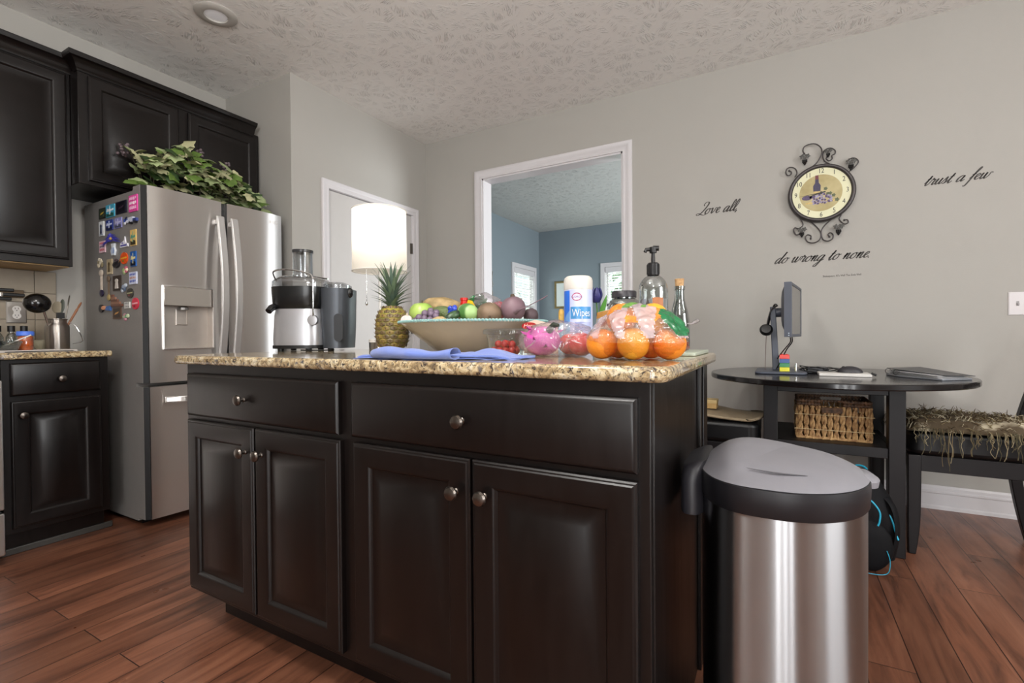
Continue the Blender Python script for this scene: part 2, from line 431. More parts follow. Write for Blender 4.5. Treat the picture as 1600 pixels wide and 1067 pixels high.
def nz(p, s=1, seed=0): return noise.noise(Vector(p)*s+Vector((seed, seed*1.7, seed*.3)))

# ================================================================= ROOM SHELL
XL, XP, YS, YB, CZ = -3.53, -2.803, 2.062, 3.445, 2.718
XR, YR = 3.2, -3.1
m = M(); m.box(XL-.15, XR+.15, YR-.15, 7.45, -.05, 0)
struct(m.build('floor', floor_material(), smooth=0))
CEIL = ceiling_material('stomped ceiling texture', '#f0eeea')
m = M(); m.box(XL-.15, XR+.15, YR-.15, YB+.06, CZ, CZ+.05)
struct(m.build('ceiling', CEIL, smooth=0))
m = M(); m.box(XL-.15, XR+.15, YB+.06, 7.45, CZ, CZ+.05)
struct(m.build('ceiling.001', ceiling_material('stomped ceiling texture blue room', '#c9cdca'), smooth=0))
m = M(); m.box(XL-.12, XL, YR, YS+.1, 0, CZ); struct(m.build('wall_left', WALL, smooth=0))
m = M(); m.box(XL, XP-.12, YS, YS+.1, 0, CZ); struct(m.build('wall_stub', WALL, smooth=0))
DY0, DY1, DZ = 2.345, 3.262, 2.045
m = M(); m.box(XP-.12, XP, YS, DY0, 0, CZ).box(XP-.12, XP, DY1, YB, 0, CZ).box(XP-.12, XP, DY0, DY1, DZ, CZ)
struct(m.build('wall_pantry', WALL, smooth=0))
OX0, OX1, OZ = -2.195, -0.985, 2.305
m = M(); m.mi = 0
m.box(XL, OX0, YB, YB+.06, 0, CZ).box(OX1, XR, YB, YB+.06, 0, CZ).box(OX0, OX1, YB, YB+.06, OZ, CZ)
struct(m.build('wall_back', WALL, smooth=0))
m = M(); m.box(XL, OX0, YB+.06, YB+.12, 0, CZ).box(OX1, XR, YB+.06, YB+.12, 0, CZ).box(OX0, OX1, YB+.06, YB+.12, OZ, CZ)
struct(m.build('wall_blue_room_front', WALLB, smooth=0))
# rear and right walls with window openings (behind the camera)
m = M(); m.box(XL, .1, YR-.1, YR, 0, CZ).box(1.9, XR, YR-.1, YR, 0, CZ).box(.1, 1.9, YR-.1, YR, 2.15, CZ)
struct(m.build('wall_rear', WALL, smooth=0))
m = M()
for a, b in ((.1, .155), (.565, .795), (1.205, 1.435), (1.845, 1.9)): m.box(a, b, YR-.08, YR+.01, 0, 2.15)
m.box(.1, 1.9, YR-.08, YR+.01, 0, .16).box(.1, 1.9, YR-.08, YR+.01, 2.08, 2.15)
struct(m.build('door_2', TRIM))
m = M(); m.box(XR, XR+.1, YR, -.25, 0, CZ).box(XR, XR+.1, 1.45, YB, 0, CZ).box(XR, XR+.1, -.25, 1.45, 0, .75).box(XR, XR+.1, -.25, 1.45, 2.25, CZ)
struct(m.build('wall_right', WALL, smooth=0))

# ---- pantry door casing, door, baseboards, opening casing
def casing_y(m, x, s, y0, y1, z1, w=.06, t=.018):
    """casing round an opening in a wall facing +x (s=1)"""
    prof = [(0, 0), (0, t*.55), (w*.18, t*.8), (w*.45, t*.62), (w*.6, t*.9), (w*.92, t), (w, t*.8), (w, 0)]
    # strips: left, right, head with mitres
    def strip(fn, a0, a1, b0, b1):
        vs = []
        for d, h in prof:
            vs.append(fn(d, a0-d*b0, h)); vs.append(fn(d, a1+d*b1, h))
        m.add(vs, [(2*i, 2*i+1, 2*i+3, 2*i+2) for i in range(len(prof)-1)])
    strip(lambda d, a, h: (x+h*s, y0-d, a), 0, z1, 0, 1)
    strip(lambda d, a, h: (x+h*s, y1+d, a), 0, z1, 0, 1)
    strip(lambda d, a, h: (x+h*s, a, z1+d), y0, y1, 1, 1)
m = M(); casing_y(m, XP, 1, DY0+.012, DY1-.0, DZ-.01); 
m.box(XP-.1, XP, DY0, DY0+.018, 0, DZ).box(XP-.1, XP, DY1-.006, DY1, 0, DZ).box(XP-.1, XP, DY0, DY1, DZ-.012, DZ)
struct(m.build('trim_1', TRIM))
# door
door = bpy.data.objects.new('door_1', None); col.objects.link(door); door.location = (XP-.02, DY1-.02, 0); ORG[door] = Vector(door.location); door['kind'] = 'structure'
fn = lambda u, v, n: (XP-.052+n, u, v)
dy0, dy1, dz1 = DY0+.02, DY1-.008, DZ-.015
m = M()
cols_ = [(dy0+.105, (dy0+dy1)/2-.05), ((dy0+dy1)/2+.05, dy1-.105)]
rows_ = [(.22, .82), (.97, 1.60), (1.73, 1.925)]
us = [dy0, cols_[0][0], cols_[0][1], cols_[1][0], cols_[1][1], dy1]; vs_ = [.01]+[a for r_ in rows_ for a in r_]+[dz1]
for i in range(5):
    for j in range(7):
        if i % 2 == 1 and j % 2 == 1:
            m.rings(us[i], us[i+1], vs_[j], vs_[j+1], [(0, .036), (.012, .028), (.018, .026), (.024, .026), (.05, .033)], fn)
        else:
            m.box(XP-.052, XP-.016, us[i], us[i+1], vs_[j], vs_[j+1])
m.build('panel_slab', DOORM, door, smooth=30)
HINGE = mat('brushed nickel hinge', '#6f6b66', .35, 1, var=.05)
for zz in (1.70, 1.0, .25):
    m = M(); m.box(XP-.016, XP-.006, DY1-.022, DY1-.002, zz, zz+.09); m.tube([(XP-.004, DY1-.008, zz), (XP-.004, DY1-.008, zz+.09)], .006)
    m.build('hinge', HINGE, door)
m = M(); m.tube([(XP-.02, DY0+.08, .93), (XP+.03, DY0+.08, .93)], .012, 12); m.ball((XP+.045, DY0+.08, .93), (.022, .028, .028)); m.build('door_knob', HINGE, door)

# cased opening in back wall
m = M()
def casing_x(m, y, x0, x1, z1, w=.07, t=.02, s=-1):
    prof = [(0, 0), (0, t*.6), (w*.15, t*.75), (w*.2, t*.55), (w*.5, t*.65), (w*.62, t*.95), (w*.92, t), (w, t*.8), (w, 0)]
    def strip(fn, a0, a1, b0, b1):
        vs = []
        for d, h in prof: vs.append(fn(d, a0-d*b0, h)); vs.append(fn(d, a1+d*b1, h))
        m.add(vs, [(2*i, 2*i+1, 2*i+3, 2*i+2) for i in range(len(prof)-1)])
    strip(lambda d, a, h: (x0-d, y+h*s, a), 0, z1, 0, 1)
    strip(lambda d, a, h: (x1+d, y+h*s, a), 0, z1, 0, 1)
    strip(lambda d, a, h: (a, y+h*s, z1+d), x0, x1, 1, 1)
casing_x(m, YB, OX0, OX1, OZ)
m.box(OX0, OX0+.012, YB-.002, YB+.125, 0, OZ).box(OX1-.012, OX1, YB-.002, YB+.125, 0, OZ).box(OX0, OX1, YB-.002, YB+.125, OZ-.012, OZ)
struct(m.build('trim_2', TRIM))
# baseboards
def base_prof(): return [(0, 0), (.022, 0), (.022, .016), (.015, .022), (.015, .085), (.018, .09), (.018, .098), (.011, .104), (.011, .118), (.006, .128), (0, .128)]
def baseboard_x(name, x0, x1, y, s=-1):
    m = M(); pr = base_prof(); k = len(pr)
    m.add([(x0, y+s*a, z) for a, z in pr]+[(x1, y+s*a, z) for a, z in pr], [(i, (i+1) % k, k+(i+1) % k, k+i) for i in range(k)]+[list(range(k)), list(range(k, 2*k))])
    struct(m.build(name, TRIM, smooth=25))
def baseboard_y(name, y0, y1, x, s=1):
    m = M(); pr = base_prof(); k = len(pr)
    m.add([(x+s*a, y0, z) for a, z in pr]+[(x+s*a, y1, z) for a, z in pr], [(i, (i+1) % k, k+(i+1) % k, k+i) for i in range(k)]+[list(range(k)), list(range(k, 2*k))])
    struct(m.build(name, TRIM, smooth=25))
baseboard_x('baseboard_back', OX1+.07, XR, YB)
baseboard_x('baseboard_back_left', XP, OX0-.07, YB)
baseboard_y('baseboard_pantry', YS, DY0-.05, XP)

# ---- blue room
m = M(); m.box(XL-.1, XL, YB+.12, 6.40, 0, CZ).box(XL-.1, XL, 7.10, 7.4, 0, CZ).box(XL-.1, XL, 6.40, 7.10, 0, .85).box(XL-.1, XL, 6.40, 7.10, 2.03, CZ)
struct(m.build('wall_blue_room_left', WALLB, smooth=0))
m = M(); WX0, WX1 = -2.38, -1.55
m.box(XL-.1, WX0, 7.3, 7.4, 0, CZ).box(WX1, 1.6, 7.3, 7.4, 0, CZ).box(WX0, WX1, 7.3, 7.4, 0, .85).box(WX0, WX1, 7.3, 7.4, 2.04, CZ)
struct(m.build('wall_blue_room_back', WALLB, smooth=0))
m = M(); m.box(1.5, 1.6, YB+.12, 4.4, 0, CZ).box(1.5, 1.6, 6.4, 7.3, 0, CZ).box(1.5, 1.6, 4.4, 6.4, 0, .6).box(1.5, 1.6, 4.4, 6.4, 2.2, CZ)
struct(m.build('wall_blue_room_right', WALLB, smooth=0))
BLIND = mat('white blind slats', '#e6e6e0', .5, trans=0, var=.01)
def window(name, along, fixed, a0, a1, z0, z1, s):
    """along: 'x' or 'y'; s: direction into the room"""
    w = bpy.data.objects.new(name, None); col.objects.link(w)
    mid = (a0+a1)/2
    P = (lambda a, d, z: (a, fixed+d*s, z)) if along == 'x' else (lambda a, d, z: (fixed+d*s, a, z))
    w.location = P(mid, 0, z0); ORG[w] = Vector(w.location); w['kind'] = 'structure'
    def bx(m, a, b, d0, d1, c, d):
        p, q = P(a, d0, c), P(b, d1, d)
        m.box(min(p[0], q[0]), max(p[0], q[0]), min(p[1], q[1]), max(p[1], q[1]), c, d)
    m = M(); t = .065
    bx(m, a0-t, a0, 0, .02, z0-.03, z1+t); bx(m, a1, a1+t, 0, .02, z0-.03, z1+t); bx(m, a0, a1, 0, .02, z1, z1+t)
    bx(m, a0-t, a1+t, 0, .05, z0-.03, z0); bx(m, a0, a0+.01, -.09, 0, z0, z1); bx(m, a1-.01, a1, -.09, 0, z0, z1)
    m.build('casing', TRIM, w)
    m = M(); zc = (z0+z1)/2
    for (a, b, c, d) in ((a0, a1, z0, z0+.05), (a0, a1, z1-.05, z1), (a0, a1, zc-.02, zc+.02), (a0, a0+.04, z0, z1), (a1-.04, a1, z0, z1)): bx(m, a, b, -.09, -.06, c, d)
    for k in (1, 2): x = a0+(a1-a0)*k/3; bx(m, x-.008, x+.008, -.085, -.07, z0, z1)
    for q in (.25, .5, .75): z = zc+(z1-zc)*q; bx(m, a0, a1, -.085, -.07, z-.006, z+.006)
    m.build('sash', TRIM, w)
    m = M(); bx(m, a0, a1, -.08, -.076, z0, z1); m.build('pane', GLASS, w, smooth=0)
    m = M(); bx(m, a0+.012, a1-.012, -.045, .018, z1-.085, z1-.002); m.build('blind_valance', TRIM, w, bevel=.003)
    m = M(); z = z1-.11
    while z > z0+.02:
        p = [P(a0+.014, -.05, z-.004), P(a1-.014, -.05, z-.004), P(a1-.014, -.012, z+.004), P(a0+.014, -.012, z+.004)]
        m.add(p+[(a, b, c+.003) for a, b, c in p], [(0, 1, 2, 3), (7, 6, 5, 4), (0, 4, 5, 1), (2, 6, 7, 3), (1, 5, 6, 2), (3, 7, 4, 0)]); z -= .042
    for q in (.18, .5, .82):
        a = a0+(a1-a0)*q; bx(m, a-.002, a+.002, -.011, -.009, z0+.02, z1-.09)
    m.build('blind_slats', BLIND, w, smooth=0)
window('window_1', 'y', XL, 6.40, 7.10, .85, 2.03, 1)
window('window_2', 'x', 7.3, WX0, WX1, .85, 2.04, -1)

# decor of the blue room
m = M()
sp = []
for k in range(30):
    a = k/29*math.pi*3.2; r_ = .09*(1-k/34); sp.append((XL+.02, 5.66+r_*math.cos(a), 1.52+r_*math.sin(a)))
m.tube([(XL+.02, 5.75, 1.52)]+[(XL+.02, 5.75+.02*math.sin(t*2.5), 1.52+.36*t/6) for t in range(1, 7)]+[(XL+.02, 5.70, 1.9)], .006)
m.tube(sp, .006); m.tube([(XL+.02, 5.74+.035*math.sin(t*.9), 1.30+.09*t) for t in range(8)], .005)
m.tube([(XL+.02, 5.55, 1.3), (XL+.02, 5.55, 1.9), (XL+.02, 5.70, 1.9)], .006); m.box(XL, XL+.02, 5.66, 5.68, 1.85, 1.87)
tag(m.build('wall_decor', mat('aged white metal', '#8f8a80', .5, var=.3), loc=(XL, 5.65, 1.6)), 'scrolled metal wall ornament on the blue wall just past the cased opening', 'wall decor')
pf = thing('picture_frame', 'slim gold picture frame with white picture on the far blue wall', 'picture', (-3.06, 7.3, 1.42))
fy = lambda u, v, n: (u, 7.3-n, v)
m = M(); m.rings(-3.24, -2.86, 1.42, 1.87, [(0, 0), (0, .02), (.012, .026), (.035, .018), (.035, .008)], fy, cap=False); m.build('frame', mat('gold frame', '#8a7a55', .4, .6, var=.15), pf, smooth=30)
m = M(); m.box(-3.205, -2.895, 7.285, 7.295, 1.455, 1.835); m.build('picture', mat('pale print', '#cfd6d4', .6, var=.05, vscale=6), pf)

# trees seen through the blinds
TREE = mat('tree foliage', '#93a87c', .8, var=.5, vscale=3)
for i, (x, y, z, r_, lb) in enumerate(((-6.4, 9.2, 1.3, 1.5, 'green tree outside the left window of the blue room'), (-2.4, 11.5, 1.6, 1.7, 'green tree outside the window beside the cased opening'))):
    t_ = thing('tree', lb, 'tree', (x, y, 0))
    m = M(); rr = random.Random(i)
    for k in range(260):
        d = Vector((rr.gauss(0, 1), rr.gauss(0, 1), rr.gauss(0, 1))).normalized(); p = Vector((x, y, z))+d*r_*rr.uniform(.6, 1)
        q = Vector((rr.gauss(0, 1), rr.gauss(0, 1), rr.gauss(0, 1))).normalized()*.14; s2 = d.cross(q)
        m.add([p-q, p+s2, p+q, p-s2], [(0, 1, 2, 3)])
    m.build('foliage', TREE, t_, smooth=0)
    m = M(); m.tube([(x, y, 0), (x+.05, y, .8), (x, y, 1.6)], [.12, .09, .06]); m.build('trunk', mat('bark', '#4b3c30', .9, var=.3), t_)

# recessed ceiling light
rl = thing('recessed_light', 'white recessed round ceiling light above the refrigerator', 'ceiling light', (-2.645, 1.5, CZ))
m = M(); m.lathe([(.062, 0), (.100, 0), (.103, -.004), (.100, -.007), (.066, -.014), (.056, -.012), (.054, .0)], (-2.645, 1.5, CZ), 40, cap=False); m.build('trim_ring', mat('white ring', '#b7b4ae', .5, var=.01), rl)
m = M(); m.lathe([(.0005, -.006), (.035, -.008), (.054, -.004), (.054, .0)], (-2.645, 1.5, CZ), 32, cap=False); m.build('lens', mat('frosted lens', '#dedde0', .35, var=.01, emit='#ffffff', estr=.12), rl)
for nm, x, y, lb in (('fill_light_disc', -.75, .15, 'round ceiling disc added for the fill light over the kitchen aisle'), ('fill_light_disc', 1.9, .4, 'round ceiling disc added for the fill light right of the island'), ('fill_light_disc', .3, -1.3, 'round ceiling disc added for the fill light behind the camera')):
    m = M(); m.lathe([(.0, 0), (.17, 0), (.17, -.03), (.15, -.05)], (x, y, CZ), 32, cap=False)  # out-of-view disc, added to go with each ceiling fill light
    tag(m.build(nm, TRIM, loc=(x, y, CZ)), lb, 'added light disc')

# ================================================================= CABINET HELPERS
def S(y):  return lambda u, v, n: (u, y-n, v)      # faces -y
def Efn(x): return lambda u, v, n: (x+n, u, v)      # faces +x
def raised_door(m, u0, u1, v0, v1, fn, fw=.058, t=.02):
    m.rings(u0, u1, v0, v1, [(0, 0), (0, t-.006), (.003, t-.003), (.006, t-.0025), (.009, t), (fw-.006, t), (fw, t-.003), (fw+.005, t-.010), (fw+.011, t-.011), (fw+.042, t-.002), (fw+.044, t-.001)], fn)
def slab_drawer(m, u0, u1, v0, v1, fn, t=.02):
    m.rings(u0, u1, v0, v1, [(0, 0), (0, t-.007), (.004, t-.003), (.009, t-.001), (.012, t)], fn)
def knob(parent, u, v, fn, t=.02):
    m = M(); c0, c1 = Vector(fn(u, v, t)), Vector(fn(u, v, t+.026)); ax = (c1-c0).normalized()
    q = ax.to_track_quat('Z', 'Y').to_matrix().to_4x4(); mt = Matrix.Translation(c0) @ q
    m.lathe([(.0075, 0), (.0075, .002), (.0055, .004), (.005, .012), (.009, .015), (.0155, .018), (.0165, .022), (.014, .027), (.007, .0295), (.0005, .030)], seg=20, cap=True).xf(mt)
    return m.build('knob', KNOB, parent)

# ================================================================= ISLAND
IY = .90
isl = thing('kitchen_island', 'dark espresso kitchen island cabinet with raised panel doors under the granite slab', 'kitchen island', (-.99, 1.235, 0))
m = M(); m.box(-1.79, -.207, IY, 1.575, .105, .885); m.box(-1.715, -.27, IY+.075, 1.575, 0, .105); m.box(-.23, -.205, IY+.02, 1.575, 0, .885)
m.build('body', WOODL, isl, bevel=.002)
m = M(); m.box(-.205, -.195, 1.46, 1.578, 0, .885).box(-.195, -.191, 1.50, 1.578, 0, .885); m.build('end_stile', WOODL, isl, bevel=.003)
m = M(); m.lathe([(.022, -1.69), (.022, -.25)], seg=14); m.xf(Matrix.Translation((0, IY+.07, .02)) @ Matrix.Rotation(R(90), 4, 'Y') @ Matrix.Scale(-1, 4, (0, 0, 1)))
m.v = [(x, y, max(z, .001)) for x, y, z in m.v]; m.build('toe_molding', mat('grey toe molding', '#3c3a37', .5, var=.1), isl)
fnS = S(IY)
for (u0, u1, kx, side) in ((-1.762, -1.396, -1.472, 1), (-1.386, -1.018, -1.352, -1), (-.970, -.603, -.648, 1), (-.597, -.229, -.590, -1)):
    m = M(); raised_door(m, u0, u1, .125, .697, fnS); d = m.build('door', WOODL, isl, smooth=28)
    kk = {-1.472: -1.432, -1.352: -1.352, -.648: -.646, -.590: -.572}[kx]
    knob(d, u1-.035 if side == 1 else u0+.035, .622, fnS)
for (u0, u1) in ((-1.762, -1.025), (-.976, -.229)):
    m = M(); slab_drawer(m, u0, u1, .712, .854, fnS); d = m.build('drawer', WOODL, isl, smooth=28)
    knob(d, {-1.762: -1.434, -.976: -.620}[u0], .783, fnS)
m = M(); m.prism(rrect(-1.835, -.170, .868, 1.65, .035, 6), .885, .915)
ct = m.build('granite_countertop', GRANITE, loc=(-1.0, 1.25, .885), bevel=.010, bseg=4)
tag(ct, 'speckled tan granite countertop slab lying on the kitchen island', 'countertop')
CT = .915

# ================================================================= LEFT BASE CABINET, STOVE, COUNTER
BX = -2.965
bc = thing('base_cabinet', 'dark espresso base cabinet with one drawer and one door left of the refrigerator', 'base cabinet', (-3.24, .93, 0))
m = M(); m.box(XL+.002, BX, .735, 1.118, .11, .884).box(XL+.002, BX-.07, .735, 1.118, 0, .11); m.build('body', WOODL, bc, bevel=.002)
m = M(); m.box(BX-.07, BX-.058, .735, 1.15, 0, .03); m.build('toe_molding', mat('grey toe molding'), bc, bevel=.004)
fnE = Efn(BX)
m = M(); raised_door(m, .762, 1.082, .135, .698, fnE); d = m.build('door', WOODL, bc, smooth=28); knob(d, .797, .636, fnE)
m = M(); slab_drawer(m, .762, 1.082, .722, .868, fnE); d = m.build('drawer', WOODL, bc, smooth=28); knob(d, .930, .790, fnE)
m = M(); m.prism(rrect(XL+.012, BX+.028, .727, 1.130, .01, 4), .885, .915)
tag(m.build('granite_countertop', GRANITE, loc=(-3.24, .93, .885), bevel=.008, bseg=3), 'speckled tan granite counter slab on the base cabinet left of the refrigerator', 'countertop')
st = thing('stove', 'stainless steel front edge of the oven range at the left border', 'stove', (-3.2, .42, 0))
m = M(); m.box(XL+.02, -2.93, .02, .722, .03, .90); m.build('body', BLACK, st, bevel=.004)
m = M(); m.box(-2.93, -2.885, .02, .722, .245, .80); m.build('oven_door', STEEL, st, bevel=.006)
m = M(); m.box(-2.93, -2.885, .02, .722, .05, .232); m.build('storage_drawer', STEEL, st, bevel=.006)
m = M(); m.tube([(-2.84, .10, .74), (-2.84, .62, .74)], .012, 12); m.tube([(-2.885, .12, .74), (-2.84, .12, .74)], .009); m.tube([(-2.885, .60, .74), (-2.84, .60, .74)], .009); m.build('oven_handle', STEEL, st)
m = M(); m.box(XL+.02, -2.93, .02, .722, .90, .915); m.build('cooktop', mat('black glass cooktop', '#08080a', .08, var=.05), st, bevel=.002)

# backsplash tiles
tiles = two_tone('stone tile', '#8f8474', '#a39886', 6, .35, .7, .45, bump=.05)
m = M()
yy = [.16, .49, .79, 1.01, 1.100]; zz_ = [.917, 1.08, 1.225, 1.345]
for i in range(len(yy)-1):
    for j in range(len(zz_)-1):
        m.box(XL, XL+.009, yy[i]+.0015, yy[i+1]-.0015, zz_[j]+.0015, zz_[j+1]-.0015)
m.mi = 1; m.box(XL, XL+.006, .16, 1.1, .917, 1.345)
struct(m.build('trim_3', [tiles, mat('grout', '#6d6458', .8, var=.05)], bevel=.0012), 'beige stone tile backsplash behind the left counter', 'backsplash')

# ================================================================= UPPER CABINETS
CROWN = [(0, 0), (.006, .0), (.010, .012), (.014, .016), (.018, .030), (.030, .046), (.040, .054), (.046, .056), (.048, .062), (.052, .072), (.052, .078), (0, .078)]
def crown(m, pts, z, prof):
    """pts: polyline of (x, y) cabinet face line, with outward normals; mitred"""
    n = len(pts); rows = []
    for i, p in enumerate(pts):
        p = Vector(p); nn = []
        if i > 0: d = (p-Vector(pts[i-1])).normalized(); nn.append(Vector((d.y, -d.x)))
        if i < n-1: d = (Vector(pts[i+1])-p).normalized(); nn.append(Vector((d.y, -d.x)))
        if len(nn) == 2:
            b = (nn[0]+nn[1]).normalized(); b = b/max(.3, b.dot(nn[0]))
        else: b = nn[0]
        rows.append([(p.x+b.x*o, p.y+b.y*o, z+h) for o, h in prof])
    k = len(prof); v = [q for r_ in rows for q in r_]
    f = [(i*k+j, (i+1)*k+j, (i+1)*k+j+1, i*k+j+1) for i in range(n-1) for j in range(k-1)]
    f += [[j for j in range(k)], [(n-1)*k+j for j in range(k)][::-1]]
    m.add(v, f)
UX1, UX2 = -3.215, -3.125
uc = thing('wall_cabinet', 'tall dark wall cabinet above the left counter with beige underside', 'wall cabinet', (-3.37, .8, 1.35))
m = M(); m.box(XL+.002, UX1, .62, 1.0715, 1.35, 2.36); m.build('body', WOOD, uc, bevel=.002)
m = M(); m.box(XL+.002, UX1-.012, .64, 1.06, 1.346, 1.3505); m.build('underside', mat('maple veneer', '#a98a58', .5, var=.1, stretch=(1, 8, 1)), uc, smooth=0)
fnU = Efn(UX1)
m = M(); raised_door(m, .635, 1.053, 1.385, 2.335, fnU, fw=.055); d = m.build('door', WOOD, uc, smooth=28)
m = M(); crown(m, [(UX1, .60), (UX1, 1.079)], 2.345, CROWN); m.build('crown_molding', WOOD, uc, smooth=30)
uc2 = thing('wall_cabinet', 'short dark double-door wall cabinet above the refrigerator', 'wall cabinet', (-3.33, 1.55, 1.77))
m = M(); m.box(XL+.002, UX2, 1.072, 2.045, 1.775, 2.36); m.build('body', WOOD, uc2, bevel=.002)
fnU2 = Efn(UX2)
for u0, u1 in ((1.112, 1.538), (1.592, 2.022)):
    m = M(); raised_door(m, u0, u1, 1.795, 2.335, fnU2, fw=.055); m.build('door', WOOD, uc2, smooth=28)
m = M(); crown(m, [(UX1+.05, 1.075), (UX2, 1.075), (UX2, 2.01)], 2.345, CROWN); m.build('crown_molding', WOOD, uc2, smooth=30)

# ================================================================= REFRIGERATOR
FX, FY0, FY1, FS = -2.80, 1.212, 1.990, 1.612
fr = thing('refrigerator', 'stainless steel french door refrigerator with grey sides covered in magnets', 'refrigerator', (-3.1, 1.6, 0))
SIDE = mat('grey fridge side', '#8b8885', .5, .2, var=.03, bump=.15, bscale=260)
m = M(); m.box(-3.47, -2.9, FY0, FY1, .03, 1.735); m.build('body', SIDE, fr)
m = M(); m.box(-3.44, -2.93, FY0+.03, FY1-.03, 0.0, .05); m.build('base_grille', BLACK, fr)
for y in (FY0+.03, FY1-.09):
    m = M(); m.box(-2.985, -2.845, y, y+.06, 1.735, 1.765); m.build('hinge_cover', mat('grey hinge cover', '#9a9896', .5, var=.03), fr, bevel=.008)
DARK = mat('dark door edge', '#0b0a0b', .4, spec=.3, var=.05)
def fdoor(name, y0, y1, z0, z1, holes=None, inner=None, near=True):
    m = M(); bul = .014
    ya, yb = y0+.02, y1-.006
    ys = [ya+(yb-ya)*i/16 for i in range(17)]
    if holes:
        ys = sorted(set([y for y in ys if all(abs(y-h) > .012 for h in holes[:2])]+list(holes[:2])))
    mid = (ya+yb)/2
    X = lambda y: FX-.004+bul*(1-((y-mid)/((yb-ya)/2))**2)
    zs = [z0, z1] if not holes else [z0, holes[2], holes[3], z1]
    v = [(X(y), y, z) for y in ys for z in zs]; k = len(zs)
    f = []
    for i in range(len(ys)-1):
        for j in range(k-1):
            if holes and j == 1 and holes[0]-1e-6 <= ys[i] and ys[i+1] <= holes[1]+1e-6: continue
            f.append((i*k+j, (i+1)*k+j, (i+1)*k+j+1, i*k+j+1))
    m.add(v, f)
    # top, bottom, sides of the steel skin
    n = len(ys)
    for z in (z0, z1):
        m.add([(X(y), y, z) for y in ys]+[(FX-.03, ys[-1], z), (FX-.03, ys[0], z)], [list(range(n+2))])
    m.add([(FX-.03, yb, z0), (X(yb), yb, z0), (X(yb), yb, z1), (FX-.03, yb, z1)], [(0, 1, 2, 3)])
    m.add([(FX-.03, ya, z0), (X(ya), ya, z0), (X(ya), ya, z1), (FX-.03, ya, z1)], [(0, 1, 2, 3)])
    d = m.build(name, STEEL, fr, smooth=30, recalc=not holes)
    if holes: # make normals consistent by hand: skin faces +x
        pass
    m = M()
    if holes:
        h0, h1, h2, h3 = holes
        m.box(-2.90, -2.856, y0, y1, z0, z1); m.box(-2.856, FX-.028, y0, h0-.003, z0, z1); m.box(-2.856, FX-.028, h1+.003, y1, z0, z1); m.box(-2.856, FX-.028, h0-.003, h1+.003, z0, h2-.003); m.box(-2.856, FX-.028, h0-.003, h1+.003, h3+.003, z1)
    else: m.box(-2.90, FX-.028, y0, y1, z0, z1)
    m.build('door_liner', SIDE if near else DARK, d)
    if near:
        m = M(); m.add([(FX-.028, y0+.001, z0), (FX-.012, ya, z0), (FX-.012, ya, z1), (FX-.028, y0+.001, z1)], [(0, 1, 2, 3)])
        m.build('door_edge', DARK, d, smooth=0)
    return d
d1 = fdoor('door', FY0, FS-.002, .745, 1.755, holes=(1.293, 1.541, .922, 1.146))
d2 = fdoor('door', FS+.004, FY1, .745, 1.755, near=False)
d3 = fdoor('freezer_drawer', FY0, FY1, .045, .725)
# dispenser
m = M(); y0, y1, z0, z1 = 1.293, 1.541, .922, 1.146
xb = -2.852
m.grid(1, 1, lambda a, b: (xb+.012*b, y0+(y1-y0)*a, z0+(z1-z0)*b))
m.add([(xb, y0, z0), (FX+.008, y0, z0), (FX+.008, y1, z0), (xb, y1, z0)], [(0, 1, 2, 3)])
m.add([(xb+.012, y0, z1), (FX+.008, y0, z1), (FX+.008, y1, z1), (xb+.012, y1, z1)], [(0, 1, 2, 3)])
m.add([(xb, y0, z0), (FX+.008, y0, z0), (FX+.008, y0, z1), (xb+.012, y0, z1)], [(0, 1, 2, 3)])
m.add([(xb, y1, z0), (FX+.008, y1, z0), (FX+.008, y1, z1), (xb+.012, y1, z1)], [(0, 1, 2, 3)])
dc = m.build('dispenser_recess', mat('satin light steel', '#c9c2bb', .42, .7, var=.03), d1, smooth=0)
m = M(); m.rings(y0-.004, y1+.004, z0-.006, z1+.105, [(0, .004), (0, .0135), (.003, .015), (.006, .0135), (.006, .004)], Efn(FX), cap=False); m.build('dispenser_frame', STEEL, d1, smooth=20)
m = M(); m.box(FX+.0, FX+.016, y0, y1, z1, z1+.10); m.build('display_panel', mat('mirror display panel', '#c5c0bb', .12, 1, var=.02), d1, bevel=.002)
m = M(); m.lathe([(.026, 0), (.026, .012), (.018, .02)], (-2.825, 1.404, 1.127), 16); m.build('nozzle', mat('nozzle grey', '#8e8b88', .35, .8, var=.03), d1)
m = M(); m.rings(1.374, 1.434, 1.045, 1.132, [(0, 0), (0, .006), (.004, .008), (.006, .003), (.010, .003)], Efn(xb+.006)); m.build('paddle', mat('satin light steel'), d1, smooth=20)
# handles
def handle(par, yc):
    m = M(); N_ = 24; pts = []
    for i in range(N_+1):
        t = i/N_; z = .84+(1.665-.84)*t
        x = FX+.026+.042*math.sin(math.pi*t)
        pts.append((x, z))
    # rectangular bar swept in the xz plane
    hw, th = .022, .014
    v = []
    for x, z in pts:
        v += [(x, yc-hw, z), (x+th, yc-hw+.003, z), (x+th, yc+hw-.003, z), (x, yc+hw, z)]
    f = [(i*4+j, i*4+(j+1) % 4, (i+1)*4+(j+1) % 4, (i+1)*4+j) for i in range(N_) for j in range(4)]+[(3, 2, 1, 0), (N_*4, N_*4+1, N_*4+2, N_*4+3)]
    m.add(v, f)
    for z in (.87, 1.635): m.box(FX-.006, FX+.032, yc-.012, yc+.012, z-.014, z+.014)
    m.build('handle', mat('satin handle steel', '#c6c4c2', .42, .55, var=.02), par, bevel=.004, smooth=35)
handle(d1, FS-.035); handle(d2, FS+.045)
m = M(); hz = .655
pts = [(FX+.01+.05*min(1, math.sin(math.pi*t/20)*3), FY0+.08+(FY1-FY0-.16)*t/20, hz) for t in range(21)]
v = []
